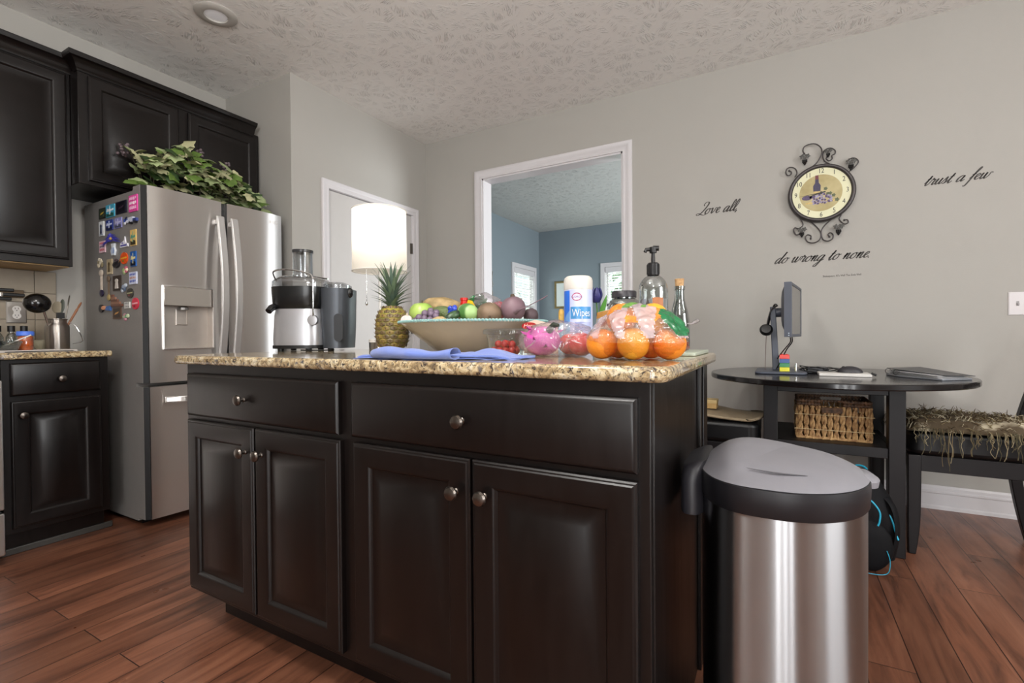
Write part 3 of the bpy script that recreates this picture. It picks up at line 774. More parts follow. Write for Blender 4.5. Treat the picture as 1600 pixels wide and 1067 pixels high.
for x, y, z in pts: v += [(x, y, z-.016), (x+.012, y, z-.013), (x+.012, y, z+.013), (x, y, z+.016)]
m.add(v, [(i*4+j, i*4+(j+1) % 4, (i+1)*4+(j+1) % 4, (i+1)*4+j) for i in range(20) for j in range(4)]+[(3, 2, 1, 0), (80, 81, 82, 83)]); m.build('handle', STEEL, d3, bevel=.003)
m = M(); text_into(m, 'LG', .034, lambda u, v, n: (FX+.0075+n-.003, 1.935+u, 1.703+v), depth=.002)
m.add([(FX+.0065, 1.898+.012*math.cos(a*.3926), 1.703+.012*math.sin(a*.3926)) for a in range(16)], [list(range(16))])
m.build('logo', mat('pale logo', '#e6e2df', .4, var=.01), d2, smooth=0)

# ---- magnets on the fridge side (plane y = FY0)
MG = [(-3.238, 1.661, 0.076, 0.054), (-3.145, 1.663, 0.094, 0.064), (-3.02, 1.665, 0.113, 0.062), (-2.892, 1.668, 0.085, 0.081), (-3.251, 1.579, 0.055, 0.076), (-3.157, 1.588, 0.076, 0.053), (-3.057, 1.588, 0.074, 0.052), (-2.974, 1.587, 0.057, 0.049), (-2.89, 1.582, 0.083, 0.044), (-3.118, 1.509, 0.166, 0.042), (-3.112, 1.452, 0.068, 0.06), (-2.996, 1.479, 0.086, 0.048), (-2.897, 1.493, 0.058, 0.078), (-3.245, 1.479, 0.066, 0.061), (-2.999, 1.396, 0.075, 0.059), (-2.9, 1.384, 0.055, 0.074), (-3.269, 1.398, 0.08, 0.062), (-3.164, 1.364, 0.058, 0.078), (-3.082, 1.375, 0.092, 0.06), (-2.991, 1.333, 0.075, 0.045), (-2.906, 1.286, 0.076, 0.06), (-3.081, 1.27, 0.089, 0.077), (-3.005, 1.244, 0.087, 0.059), (-3.257, 1.28, 0.071, 0.145), (-3.172, 1.247, 0.054, 0.132), (-2.941, 1.21, 0.068, 0.049), (-2.887, 1.154, 0.066, 0.058), (-3.085, 1.178, 0.119, 0.063), (-3.224, 1.141, 0.141, 0.042), (-2.973, 1.149, 0.054, 0.031), (-3.087, 1.111, 0.089, 0.06), (-2.982, 1.085, 0.086, 0.043)]
# kind, colours (base, second, third), label
MD = [('pic', '#15140f', '#b9a23a', '#2c3a2a', 'tiny black magnet with a yellow streak, leftmost of the top row'),
 ('sky', '#4aa8c8', '#e8eef0', '#235a52', 'bright blue seaside picture magnet in the top row'),
 ('pic', '#1a1a2c', '#3c2a3c', '#14121c', 'dark navy rectangular magnet in the top row'),
 ('text', '#e04aa0', '#fbd2ea', '#ffffff', 'bright pink lettered magnet at the top right corner of the fridge side'),
 ('fig', '#dfe3e6', '#2a3350', '#8a94a4', 'tall white magnet with a dark figure, leftmost of the second row'),
 ('sky', '#2c3c88', '#cfd8ee', '#141a3c', 'deep blue magnet with a white shape in the second row'),
 ('sky', '#8c8cc4', '#c4c2e0', '#4c5068', 'lavender skyline magnet in the second row'),
 ('blob', '#3a4fa0', '#d8dce8', '#18203c', 'small blue and white shaped magnet in the second row'),
 ('truck', '#c9cfe0', '#2f3e7c', '#20222a', 'white and blue truck shaped magnet at the right of the second row'),
 ('tuft', '#3a3aa8', '#5a5ac8', '#c2a060', 'bushy dark blue tufted flower magnet'),
 ('vase', '#dfe6ee', '#6a8ac0', '#2c3a70', 'white and blue vase magnet hanging under the blue tuft'),
 ('tower', '#e8e8f0', '#4c4ca8', '#9090c8', 'white and blue tower shaped magnet right of the blue tuft'),
 ('sky', '#d9b870', '#5c9c84', '#3c3420', 'tall tan and green picture magnet by the right edge'),
 ('text', '#e4c2cc', '#c03a50', '#3a3c60', 'pink and white magnet left of the blue tuft'),
 ('ovalm', '#e2571c', '#f2b838', '#7c7a22', 'round orange magnet with a yellow band'),
 ('sky', '#1c5ca8', '#e2d69a', '#101a34', 'tall night-blue magnet with a pale tower'),
 ('blob', '#cfc4ac', '#8f8468', '#efe6d2', 'beige carved face magnet at the left edge'),
 ('fig', '#b2a284', '#5f5238', '#d9ccb0', 'small beige standing figure magnet'),
 ('kettle', '#221e22', '#4a3c40', '#6c4c30', 'black pot shaped magnet below the vase'),
 ('blob', '#9ab878', '#c86a80', '#f2e2c8', 'small green and pink cluster magnet'),
 ('text', '#d2d8ee', '#3c55b4', '#c08a70', 'white magnet with blue figures near the right edge'),
 ('fig', '#3b2f28', '#d6d0c8', '#1d1814', 'brown hanging picture magnet with a white skull shape'),
 ('blob', '#8f9db2', '#c6d0dc', '#58667c', 'grey blue bird shaped magnet'),
 ('spoon', '#c8bcae', '#2a2440', '#9c8c7c', 'long wooden spoon magnet with a dark bowl'),
 ('spoon', '#6c5c4c', '#a08c5c', '#2c241c', 'slim brown spoon magnet beside the skull picture'),
 ('ovalm', '#3b3a34', '#a8a47c', '#7c3c3c', 'dark oval magnet with speckled centre'),
 ('ovalm', '#d22c48', '#f0b4bc', '#8c1428', 'round red button magnet near the right edge'),
 ('stair', '#6a4232', '#8c6450', '#3a2218', 'brown stair shaped magnet'),
 ('doll', '#1a1820', '#e09c74', '#3c6cb0', 'doll magnet lying sideways at lower left'),
 ('text', '#dcdcd8', '#55555c', '#a0a0a0', 'small white square magnet'),
 ('pic', '#5c4030', '#c08c4c', '#2c1c14', 'small brown framed picture magnet at the bottom'),
 ('blob', '#c4d4b0', '#5c9c74', '#c48c9c', 'round green and white magnet at the very bottom')]
for (x, z, w_, h_), (kind, c1, c2, c3, lb) in zip(MG, MD):
    m1, m2, m3 = (mat('magnet '+c, c, .35, var=.1, vscale=60) for c in (c1, c2, c3))
    P = lambda u, v, n, x=x, z=z: (x+u, FY0-n, z+v)
    a, b = w_/2*1.02, h_/2*1.04
    m = M(); t = .005
    if kind in ('pic', 'sky', 'text', 'fig'):
        m.prism([(-a, -b), (a, -b), (a, b), (-a, b)], 0, t, P)
        if kind == 'pic':
            m.mi = 2; m.prism([(-a*.8, -b*.8), (a*.8, -b*.8), (a*.8, b*.8), (-a*.8, b*.8)], t, t+.0006, P)
            m.mi = 1; m.prism([(-a*.5, -b*.3), (a*.3, -b*.1), (a*.6, b*.25), (-a*.3, b*.05)], t, t+.0012, P)
        elif kind == 'sky':
            m.mi = 1; m.prism([(-a*.85, -b*.1), (a*.85, 0), (a*.85, b*.3), (0, b*.2), (-a*.6, b*.45)], t, t+.0007, P); m.prism([(-a*.12, -b*.6), (a*.12, -b*.6), (a*.05, b*.8), (-a*.05, b*.8)], t, t+.001, P)
            m.mi = 2; m.prism([(-a*.9, -b*.9), (a*.9, -b*.9), (a*.9, -b*.45), (a*.3, -b*.3), (-a*.3, -b*.5), (-a*.9, -b*.35)], t, t+.0007, P)
        elif kind == 'text':
            rr = random.Random(lb); 
            for k in range(3):
                m.mi = 1+k % 2; zz = b*(.6-.55*k)
                for q in range(4):
                    u = -a*.8+a*.42*q; m.prism([(u, zz-b*.16), (u+a*.3, zz-b*.2*rr.random()-.001), (u+a*.26, zz+b*.2), (u+a*.05, zz+b*.12)], t, t+.0007, P)
        else:
            m.mi = 1; m.prism(oval(0, b*.35, a*.35, b*.25, 10), t, t+.002, P); m.prism([(-a*.4, -b*.7), (a*.4, -b*.7), (a*.25, b*.15), (-a*.25, b*.15)], t, t+.002, P)
            m.mi = 2; m.prism([(-a*.7, -b*.9), (a*.7, -b*.9), (a*.7, -b*.75), (-a*.7, -b*.75)], t, t+.001, P)
    elif kind == 'ovalm':
        m.prism(oval(0, 0, a, b, 24), 0, t, P); m.mi = 1; m.prism([(-a*.8, -b*.15), (a*.8, -b*.05), (a*.8, b*.2), (-a*.8, b*.1)], t, t+.0007, P); m.mi = 2; m.prism(oval(-a*.2, -b*.45, a*.3, b*.2, 10), t, t+.0007, P)
    elif kind in ('blob', 'tuft'):
        rr = random.Random(lb)
        if kind == 'tuft':
            for k in range(90):
                an = rr.uniform(-.3, math.pi+.3); rad = rr.uniform(.6, 1.3); e_ = (a*rad*math.cos(an), .006-.014*rad+b*1.5*abs(math.sin(an))*rad-.02*abs(math.cos(an)))
                m.mi = k % 2; m.tube([P(0, -.01, .006), P(e_[0]*.5, e_[1]*.8+.008, .016), P(e_[0], e_[1], .008+.01*rr.random())], [.002, .0016, .0006], 4)
            m.mi = 2; m.ball(P(0, 0, .014), (.012, .008, .008), 8, 6)
        else:
            for k in range(7):
                m.mi = k % 3; m.ball(P(rr.uniform(-.55, .55)*a, rr.uniform(-.55, .55)*b, .004), (a*rr.uniform(.3, .5), .005, b*rr.uniform(.3, .5)), 10, 6)
    elif kind == 'truck':
        m.box(x-a, x+a*.2, FY0-.012, FY0, z-b*.4, z+b*.7); m.mi = 1; m.box(x+a*.2, x+a, FY0-.012, FY0, z-b*.4, z+b*.3)
        m.mi = 2
        for u in (-.55, .6): m.prism(oval(u*a, -b*.5, a*.2, b*.3, 12), 0, .013, P)
    elif kind == 'vase':
        m.prism([(-a*.5, b), (a*.5, b), (a*.35, b*.4), (a*.7, -b*.2), (a*.4, -b), (-a*.4, -b), (-a*.7, -b*.2), (-a*.35, b*.4)], 0, .009, P)
        m.mi = 1
        for u in (-.3, .1, .4): m.prism([(u*a-.003, -b*.7), (u*a+.003, -b*.7), (u*a+.004, b*.3), (u*a, b*.3)], .009, .0095, P)
    elif kind == 'tower':
        m.prism([(-a, -b), (a, -b), (a*.9, -b*.3), (a*.45, -b*.2), (a*.35, b*.4), (a*.2, b*1.2), (a*.05, b*.4), (-a*.3, b*.2), (-a*.9, -b*.1)], 0, t, P)
        m.mi = 1; m.prism([(-a*.8, -b*.8), (a*.7, -b*.8), (a*.7, -b*.5), (-a*.8, -b*.5)], t, t+.0007, P); m.mi = 2; m.prism(oval(-a*.3, -b*.15, a*.25, b*.2, 10), t, t+.0007, P)
    elif kind == 'kettle':
        m.ball(P(0, -b*.2, .006), (a*.85, .008, b*.6), 14, 8); m.mi = 1; m.ball(P(0, b*.5, .006), (a*.35, .006, b*.3), 10, 6); m.mi = 2; m.tube([P(a*.6, 0, .006), P(a*1.0, b*.3, .008), P(a*.9, b*.6, .006)], .003, 6)
    elif kind == 'spoon':
        for u in (-.2, .2): m.tube([P(u*a, -b*.5, .005), P(u*a, b*.6, .005)], .0028, 6)
        m.ball(P(0, b*.75, .006), (a*.7, .006, b*.25), 12, 6); m.mi = 1; m.ball(P(0, -b*.72, .006), (a*.7, .006, b*.26), 14, 8)
    elif kind == 'stair':
        for k in range(5): m.mi = k % 2; m.box(x-a, x-a+2*a*(k+1)/5, FY0-.008, FY0, z+b-2*b*(k+1)/5, z+b-2*b*k/5)
    elif kind == 'doll':
        m.prism(oval(-a*.6, 0, a*.35, b, 12), 0, .008, P); m.mi = 1; m.prism(oval(-a*.05, b*.1, a*.35, b*.5, 12), 0, .011, P); m.mi = 2; m.prism([(a*.2, -b*.5), (a*.95, -b*.7), (a*.95, b*.5), (a*.2, b*.4)], 0, .009, P)
    tag(m.build('fridge_magnet', [m1, m2, m3], loc=(x, FY0, z), smooth=35), lb, 'magnet', 'magnets on the refrigerator side')

# ================================================================= FOLIAGE ON THE FRIDGE
iv = thing('ivy_arrangement', 'artificial ivy arrangement with pale green leaves lying on top of the refrigerator', 'plant', (-3.05, 1.6, 1.77))
LG1 = mat('leaf green', '#5b7534', .5, var=.25, vscale=30); LG2 = mat('leaf pale green', '#9aa878', .55, var=.2, vscale=30); LG3 = mat('leaf dark green', '#2f4522', .5, var=.25, vscale=30); LG4 = mat('leaf cream green', '#b3b28a', .55, var=.15, vscale=30)
def leaf(m, c, d, up, L):
    """lobed, folded leaf; c base, d direction, up normal"""
    d = Vector(d).normalized(); s = d.cross(Vector(up)).normalized(); n = s.cross(d)
    half = [(0, .0), (.22, -.10), (.42, .12), (.36, .32), (.52, .52), (.30, .66), (.24, .84), (0, 1.05)]
    pts = [c+d*v*L+s*u*L+n*(-.35*abs(u)-.30*v*v+.05*math.sin(9*v))*L for u, v in half]+[c+d*v*L-s*u*L+n*(-.35*abs(u)-.30*v*v-.05*math.sin(8*v))*L for u, v in half[1:-1][::-1]]
    mid = [c+d*v*L+n*(-.30*v*v)*L for v in (.2, .5, .8)]
    k = len(pts); b = len(half)
    # fan to midrib points
    F = []
    for i in range(k):
        v = half[i][1] if i < b else half[b-2-(i-b)][1] if i-b < b-2 else 0
        j = 0 if v < .33 else 1 if v < .68 else 2
        v2 = half[(i+1) % k][1] if (i+1) % k < b else half[b-2-((i+1) % k-b)][1]
        j2 = 0 if v2 < .33 else 1 if v2 < .68 else 2
        F.append((i, (i+1) % k, k+j2) if j == j2 else (i, (i+1) % k, k+j2, k+j))
    m.add(pts+mid, F)
rr = random.Random(5)
ml = M(); mv = M(); 
stems = []
for k in range(26):
    y0 = 1.33+.54*rr.random(); x0 = -3.10+.12*rr.random()
    yy_ = y0+rr.uniform(-.10, .10); hh = (.20*math.exp(-((y0-1.50)/.22)**2)+.10)*rr.uniform(.5, 1.05)
    pts = catmull([(x0, y0, 1.765), (x0+.04, (y0+yy_)/2, 1.765+hh*.7), (x0+.12*rr.random()+.02, yy_, 1.765+hh), (x0+.19*rr.random()+.05, yy_+rr.uniform(-.07, .07), 1.765+hh*.55)], 5)
    pts = [Vector((min(p.x, -2.80), p.y, max(p.z, 1.772))) for p in pts]
    mv.tube(pts, .0025, 5); stems.append(pts)
    for q in range(2, len(pts)-1, 2):
        for s2 in range(2):
            ml.mi = rr.choice([0, 0, 1, 1, 1, 2, 3, 3])
            d = Vector((rr.uniform(.1, 1), rr.uniform(-1, 1), rr.uniform(-.5, .5))); up = Vector((.65, rr.uniform(-.4, .2), .8+rr.uniform(-.3, .3)))
            leaf(ml, pts[q]+Vector((0, 0, .008)), d, up, rr.uniform(.055, .085))
for (y, z, dy) in ((1.27, 1.80, -.8), (1.30, 1.79, -.5), (1.93, 1.80, .5), (1.90, 1.78, .4), (1.89, 1.86, .4), (1.90, 1.89, .3)):
    for k in range(2):
        ml.mi = rr.choice([0, 1, 2]); leaf(ml, Vector((-3.0+.1*rr.random(), y, z+.01*k)), (rr.random(), dy, rr.uniform(-.6, .1)), (.7, 0, .7), .085)
ml.v = [(max(min(x, -2.765), -3.10), min(y, 2.05), max(z, 1.772) if x < -2.785 else z) for x, y, z in ml.v]
ml.build('foliage', [LG1, LG2, LG3, LG4], iv, smooth=60, recalc=False)
for (y, x, z1, tilt) in ((1.27, -3.05, 2.02, -.05), (1.60, -3.00, 2.09, 0), (1.75, -3.00, 2.07, -.02)):
    mb_ = M(); mv.tube(catmull([(x, y+.05, 1.80), (x, y+.01, z1-.08), (x+.01, y+tilt, z1)], 5), .002, 5)
    for k in range(16): mb_.ball((x+rr.uniform(-.018, .018), y+tilt*rr.random()*1.0+rr.uniform(-.016, .016), z1-.07*rr.random()), .008, 8, 6)
    lab(mb_.build('berry_cluster', mat('grey purple berries', '#6a5c60', .5, var=.2), iv), 'dark grey berry sprig')
mv.build('vine', mat('brown vine', '#3a3024', .7, var=.2), iv)
m = M(); m.box(-3.10, -3.0, 1.34, 1.94, 1.768, 1.80); m.build('base_tray', mat('dark wicker', '#241c16', .8, var=.3, bump=.6, bscale=80), iv, bevel=.01)

# ================================================================= LEFT COUNTER ITEMS
def lathe_thing(name, label, cat, c, prof, mt, seg=28, group=None, cap=False, smooth=40):
    m = M(); m.lathe(prof, c, seg, cap=cap); return tag(m.build(name, mt, loc=c, smooth=smooth), label, cat, group)
tr = (-3.06, .84, CT)
m = M(); m.prism(rrect(-3.16, -2.965, .735, 1.00, .015), CT, CT+.006); m.rings(-3.16, -2.965, .735, 1.00, [(0, 0), (0, .010), (.004, .010), (.006, .006)], lambda u, v, n: (u, v, CT+n), cap=False)
tag(m.build('serving_tray', mat('pale plastic tray', '#b3aca6', .4, var=.03), loc=tr, bevel=.001), 'thin pale tray lying on the left counter under the orange jar', 'tray')
TZ = CT+.0065
sj = thing('jar', 'small jar of orange preserve with a bright blue lid on the left counter', 'jar', (-3.06, .843, TZ))
m = M(); m.lathe([(.0, .002), (.024, .002), (.027, .006), (.027, .062), (.022, .068), (.0, .068)], (-3.06, .843, TZ), 24, cap=False); m.build('contents', mat('orange preserve', '#c8581a', .25, coat=.5, var=.35, vscale=90), sj)
m = M(); m.lathe([(.0, 0), (.026, 0), (.0285, .004), (.0285, .066), (.024, .072)], (-3.06, .843, TZ), 24, cap=False); m.build('glass_body', GLASS, sj)
m = M(); m.lathe([(.0, .090), (.028, .090), (.0305, .087), (.0305, .070), (.027, .069)], (-3.06, .843, TZ), 30, cap=False); m.build('lid', mat('blue lid', '#4a74d8', .4, var=.05), sj)
gb = thing('glass_bowl', 'small clear glass bowl of white sugar at the left border of the counter', 'bowl', (-3.03, .778, TZ))
m = M(); m.lathe([(.0, .001), (.024, .001), (.036, .012), (.046, .038), (.048, .046), (.045, .044), (.034, .016), (.022, .006), (0, .006)], (-3.03, .778, TZ), 28, cap=False); m.build('bowl_body', GLASSD, gb)
m = M(); m.lathe([(.0, .007), (.022, .008), (.034, .018), (.036, .024), (.0, .027)], (-3.03, .778, TZ), 24, cap=False); m.build('sugar', mat('white sugar', '#d8d3ce', .8, var=.05, bump=.4, bscale=300), gb)
m = M(); m.tube([(-3.035, .770, TZ+.026), (-3.02, .80, TZ+.045), (-2.995, .845, TZ+.072)], [.003, .0028, .0034], 8); m.ball((-3.04, .765, TZ+.024), (.010, .008, .003), 10, 6)
tag(m.build('spoon', mat('pale plastic spoon', '#d6cfc8', .4, var=.03), loc=(-3.035, .77, TZ+.026)), 'pale spoon leaning out of the small glass bowl', 'spoon')
sb0 = thing('spice_bottle', '', 'bottle', (-3.40, .835, CT))
m = M(); m.lathe([(.0, 0), (.020, 0), (.022, .003), (.022, .070), (.017, .085), (.011, .092), (.011, .100)], (-3.40, .835, CT), 20, cap=False); m.build('glass_body', GLASSD, sb0)
m = M(); m.lathe([(.0, .002), (.019, .002), (.0195, .04), (.0, .042)], (-3.40, .835, CT), 16, cap=False); m.build('contents', mat('dark spice', '#4a4038', .9, var=.4, vscale=200), sb0)
m = M(); m.lathe([(.013, .098), (.0145, .099), (.0145, .128), (.0, .130)], (-3.40, .835, CT), 18, cap=False); m.build('cap', mat('black cap', '#151313', .4, var=.05), sb0)
sb0['label'] = 'black-capped spice bottle at the left border, leftmost of three'; sb0['group'] = 'spice bottles on the left counter'
dup(sb0, (-3.40, .885, CT), label='black-capped spice bottle standing between two like it under the outlet')
dup(sb0, (-3.40, .932, CT), label='black-capped spice bottle nearest the steel utensil can')
m = M(); m.lathe([(.0, 0), (.022, 0), (.040, .03), (.042, .05), (.030, .055), (.0, .056)], (-3.27, .968, CT), 24, cap=False)
tag(m.build('small_bowl', mat('cream ceramic', '#8c8672', .3, var=.05), loc=(-3.27, .968, CT)), 'small cream ceramic bowl between the orange jar and the steel can', 'bowl')
# utensil can
UCc = (-3.20, 1.000, CT)
uk = thing('utensil_can', 'brushed steel milk-can holder with a wire bail handle full of utensils', 'utensil holder', UCc)
m = M(); m.lathe([(.0, .001), (.045, .001), (.047, .004), (.047, .122), (.040, .136), (.037, .140), (.037, .156), (.041, .158), (.041, .162), (.035, .161), (.034, .14), (.043, .12), (.043, .01), (0, .008)], UCc, 32, cap=False); m.build('can_body', steel('can steel', '#a8a29c', .32), uk)
m = M(); pts = [(UCc[0]+.02, UCc[1]+.044, CT+.145)]+[(UCc[0]+.03+.01*math.sin(t), UCc[1]+.05+.038*math.sin(t*.5), CT+.145-.11*t/3.1) for t in (.5, 1, 1.6, 2.2, 2.8)]+[(UCc[0]+.03, UCc[1]+.050, CT+.035)]
m.tube(catmull(pts, 4), .0018, 6); m.build('bail_handle', CHROME, uk)
def utensil(name, label, cat, base, tip, r0, head, mt, hmat=None):
    base, tip = Vector(base), Vector(tip)
    t_ = thing(name, label, cat, tuple(base), 'utensils standing in the steel can')
    m = M(); m.tube([base, base.lerp(tip, .5), tip], [r0, r0*.9, r0], 8); m.build('handle_shaft', mt, t_)
    if head:
        m = M(); head(m, tip, (tip-base).normalized()); m.build('head', hmat or mt, t_)
ux, uy = UCc[0], UCc[1]
WD = mat('wooden utensil', '#8a5a3c', .6, var=.2); WD2 = mat('pale wooden utensil', '#8f8672', .6, var=.15)
def oval_head(w_, h_, t=.004):
    def f(m, p, d):
        c = p+d*h_*.8; q = d.to_track_quat('Z', 'X').to_matrix().to_4x4(); st_ = len(m.v); m.ball((0, 0, 0), (t, w_, h_), 16, 10); m.xf(Matrix.Translation(c) @ q, st_)
    return f
utensil('ladle', 'big glossy black ladle arching left out of the steel can', 'ladle', (ux-.005, uy-.005, CT+.02), (ux+.03, uy-.060, CT+.205), .0055, lambda m, p, d: m.ball((p.x, p.y-.022, p.z+.030), (.046, .052, .048), 20, 12, lambda q: 1), mat('steel handle', '#b0aaa4', .25, 1, var=.05), mat('glossy black nylon', '#0d0c0c', .15, var=.1))
utensil('wooden_spoon', 'pale round-headed spoon standing in the steel can', 'spoon', (ux-.01, uy, CT+.02), (ux-.02, uy+.008, CT+.195), .004, oval_head(.022, .032), WD2)
utensil('spatula', 'grey-green narrow spatula standing in the steel can', 'spatula', (ux, uy+.005, CT+.02), (ux-.01, uy+.022, CT+.20), .004, oval_head(.013, .036), mat('sage nylon', '#4c5148', .5, var=.05))
utensil('tongs', 'slim steel tongs standing upright in the steel can', 'tongs', (ux+.01, uy+.008, CT+.02), (ux+.012, uy+.040, CT+.235), .003, oval_head(.009, .028, .003), mat('dull steel', '#8c8880', .3, 1, var=.1))
utensil('wooden_stirrer', 'brown wooden handle slanting right out of the steel can', 'utensil', (ux, uy-.01, CT+.02), (ux+.02, uy+.075, CT+.215), .0055, oval_head(.010, .022, .005), WD)
utensil('kitchen_brush', 'short black-headed tool low in the middle of the steel can', 'utensil', (ux+.012, uy, CT+.02), (ux+.016, uy+.008, CT+.165), .005, lambda m, p, d: m.box(p.x-.010, p.x+.010, p.y-.014, p.y+.014, p.z, p.z+.028), BLACK)
# outlet on the backsplash
BSX = XL+.009
ol = thing('wall_outlet', 'steel-plated double electrical outlet on the tile backsplash', 'outlet', (BSX, .937, 1.117))
m = M(); m.rings(.898, .976, 1.060, 1.175, [(0, 0), (0, .003), (.004, .006), (.008, .0065)], Efn(BSX)); m.build('cover_plate', mat('satin plate', '#a39e98', .3, .8, var=.03), ol, smooth=20)
m = M()
for z in (1.135, 1.099): m.prism(oval(.937, z, .017, .0165, 20), .0065, .0085, Efn(BSX))
m.box(BSX+.006, BSX+.008, .925, .949, 1.10, 1.134)
m.build('socket_face', mat('socket white', '#e2dfdc', .4, var=.01), ol)
m = M()
for z in (1.135, 1.099):
    for y in (.931, .943): m.box(BSX+.0085, BSX+.0092, y-.001, y+.001, z-.002, z+.007)
    m.box(BSX+.0085, BSX+.0092, .935, .939, z-.010, z-.006)
m.build('socket_slots', BLACK, ol)
# knives on magnetic strips
kr = thing('knife_rack', 'magnetic knife strip on the tile backsplash above the outlet', 'knife rack', (BSX, .80, 1.21))
m = M(); m.box(BSX, BSX+.012, .62, .965, 1.195, 1.235); m.build('magnetic_bar', mat('wooden strip', '#5c4a34', .6, var=.1), kr, bevel=.002)
for (y0, y1, z, lb) in ((.83, .925, 1.232, 'upper black-handled knife on the strip, beside the outlet'), (.87, .965, 1.208, 'middle black-handled knife on the strip, reaching furthest right'), (.82, .915, 1.186, 'lowest black-handled knife just above the outlet plate')):
    k = thing('kitchen_knife', lb, 'knife', (BSX+.014, y0, z), 'knives on the wall strip')
    m = M(); m.box(BSX+.0125, BSX+.026, y0+.012, y1, z-.008, z+.008); m.build('handle', BLACK, k, bevel=.003)
    m = M(); m.box(BSX+.0125, BSX+.0145, y0-.14, y0+.014, z-.012, z+.010).box(BSX+.0125, BSX+.025, y0+.006, y0+.013, z-.008, z+.008); m.build('blade', STEEL, k)

# ================================================================= ISLAND TOP: JUICER
JX, JY, JZ = -1.755, 1.375, CT
ju = thing('juicer', 'silver and black electric juicer with a clear lid at the left end of the island', 'juicer', (JX, JY, JZ), rot=None)
JR = Matrix.Translation((JX, JY, JZ)) @ Matrix.Rotation(R(30), 4, 'Z')
SILV = mat('silver painted body', '#b9b9bd', .32, .75, var=.03); JG = mat('graphite body', '#4b4f55', .38, .5, var=.04); JB = mat('juicer black', '#121314', .25, var=.05)
CLEAR = thin_clear('clear hard plastic', '#e6e8ea', .2, .05)
# front body (local x right, y away from the camera)
m = M(); m.mi = 0
secs = [(0.0, .118, .100), (.03, .116, .098), (.12, .106, .092), (.165, .102, .09)]
def sup(rx, ry, cx, cy, z, n=32, e=3.2): return [(cx+rx*math.copysign(abs(math.cos(2*math.pi*i/n))**(2/e), math.cos(2*math.pi*i/n)), cy+ry*math.copysign(abs(math.sin(2*math.pi*i/n))**(2/e), math.sin(2*math.pi*i/n)), z) for i in range(n)]
def loft(m, rows):
    k = len(rows[0]); v = [p for r_ in rows for p in r_]
    m.add(v, [(i*k+j, i*k+(j+1) % k, (i+1)*k+(j+1) % k, (i+1)*k+j) for i in range(len(rows)-1) for j in range(k)]+[list(range(k))[::-1], list(range((len(rows)-1)*k, len(rows)*k))])
loft(m, [sup(.108, .10, -.03, 0, .025), sup(.110, .10, -.03, 0, .05), sup(.104, .096, -.03, 0, .15), sup(.098, .092, -.03, 0, .176)])
m.xf(JR).build('motor_housing', SILV, ju, smooth=50)
m = M(); loft(m, [sup(.112, .102, -.03, 0, .012), sup(.112, .102, -.03, 0, .026)])
for x, y in ((-.10, -.06), (.02, -.07), (-.10, .06), (.02, .06), (.10, -.04)): m.lathe([(.012, 0), (.013, .014)], (x, y, 0), 12)
m.tube([(.0, -.10, .006), (.05, -.115, .005), (.09, -.10, .005), (.12, -.06, .005)], .003, 6)
m.xf(JR).build('rubber_foot', BLACK, ju)
m = M(); loft(m, [sup(.098, .094, -.03, 0, .178), sup(.110, .102, -.03, 0, .195), sup(.113, .105, -.03, 0, .25), sup(.114, .106, -.03, 0, .268)]); m.xf(JR).build('filter_bowl', JB, ju, smooth=50)
m = M(); m.tube([(-.11, -.05, .195), (-.125, -.085, .180), (-.13, -.10, .165)], [.016, .014, .013], 12); m.xf(JR).build('spout', JB, ju)
m = M(); loft(m, [sup(.113, .105, -.03, 0, .268), sup(.112, .104, -.03, 0, .292), sup(.095, .088, -.03, 0, .306), sup(.06, .055, -.03, 0, .314)]); loft(m, [sup(.05, .07, .115, .01, .262), sup(.05, .07, .115, .01, .280), sup(.035, .05, .115, .01, .290)])
m.xf(JR).build('clear_lid', CLEAR, ju, smooth=50)
m = M(); m.lathe([(.044, .308), (.041, .33), (.040, .418)], (-.03, 0, 0), 28, cap=False); m.lathe([(.036, .33), (.036, .425), (.0, .425)], (-.03, 0, 0), 28, cap=False); m.xf(JR).build('feed_tube', CLEAR, ju)
m = M(); m.lathe([(.036, .418), (.043, .419), (.043, .430), (.0, .432)], (-.03, 0, 0), 28, cap=False); m.xf(JR).build('pusher_cap', mat('smoked cap', '#2c2c2e', .2, var=.05), ju)
m = M(); loft(m, [sup(.055, .088, .118, .012, .012), sup(.060, .090, .118, .012, .10), sup(.064, .092, .118, .012, .262)]); m.xf(JR).build('pulp_container', JG, ju, smooth=50)
m = M(); m.prism([(.10+.026*math.cos(a), .05+.0*a) for a in (0,)], 0, 0) if False else None
m.prism(rrect(.128, .164, .04, .155, .017, 6), -.082, -.077, lambda u, v, n: (u, n+.0, v)); m.xf(JR).build('container_grip', mat('grip recess', '#26282c', .5, var=.05), ju)
m = M(); m.ball((.178, -.03, .245), (.016, .018, .022), 14, 10); m.xf(JR).build('lid_latch', JB, ju)
m = M(); wire = catmull([(-.135, -.02, .300), (-.12, -.075, .330), (-.05, -.105, .335), (.035, -.112, .318), (.055, -.113, .30), (.056, -.113, .26), (.056, -.112, .16), (.056, -.110, .135)], 6)
m.tube(wire, .0035, 8); m.tube(catmull([(-.135, -.02, .300), (-.135, .04, .325), (-.06, .10, .335), (.04, .10, .32)], 6), .0035, 8); m.xf(JR).build('locking_arm', CHROME, ju)
m = M(); st_ = len(m.v); m.lathe([(.0, 0), (.021, 0), (.022, .004), (.020, .016), (.0, .018)], (0, 0, 0), 24, cap=False); m.xf(Matrix.Translation((.052, -.098, .128)) @ Matrix.Rotation(R(90), 4, 'X')).xf(JR).build('dial', SILV, ju)

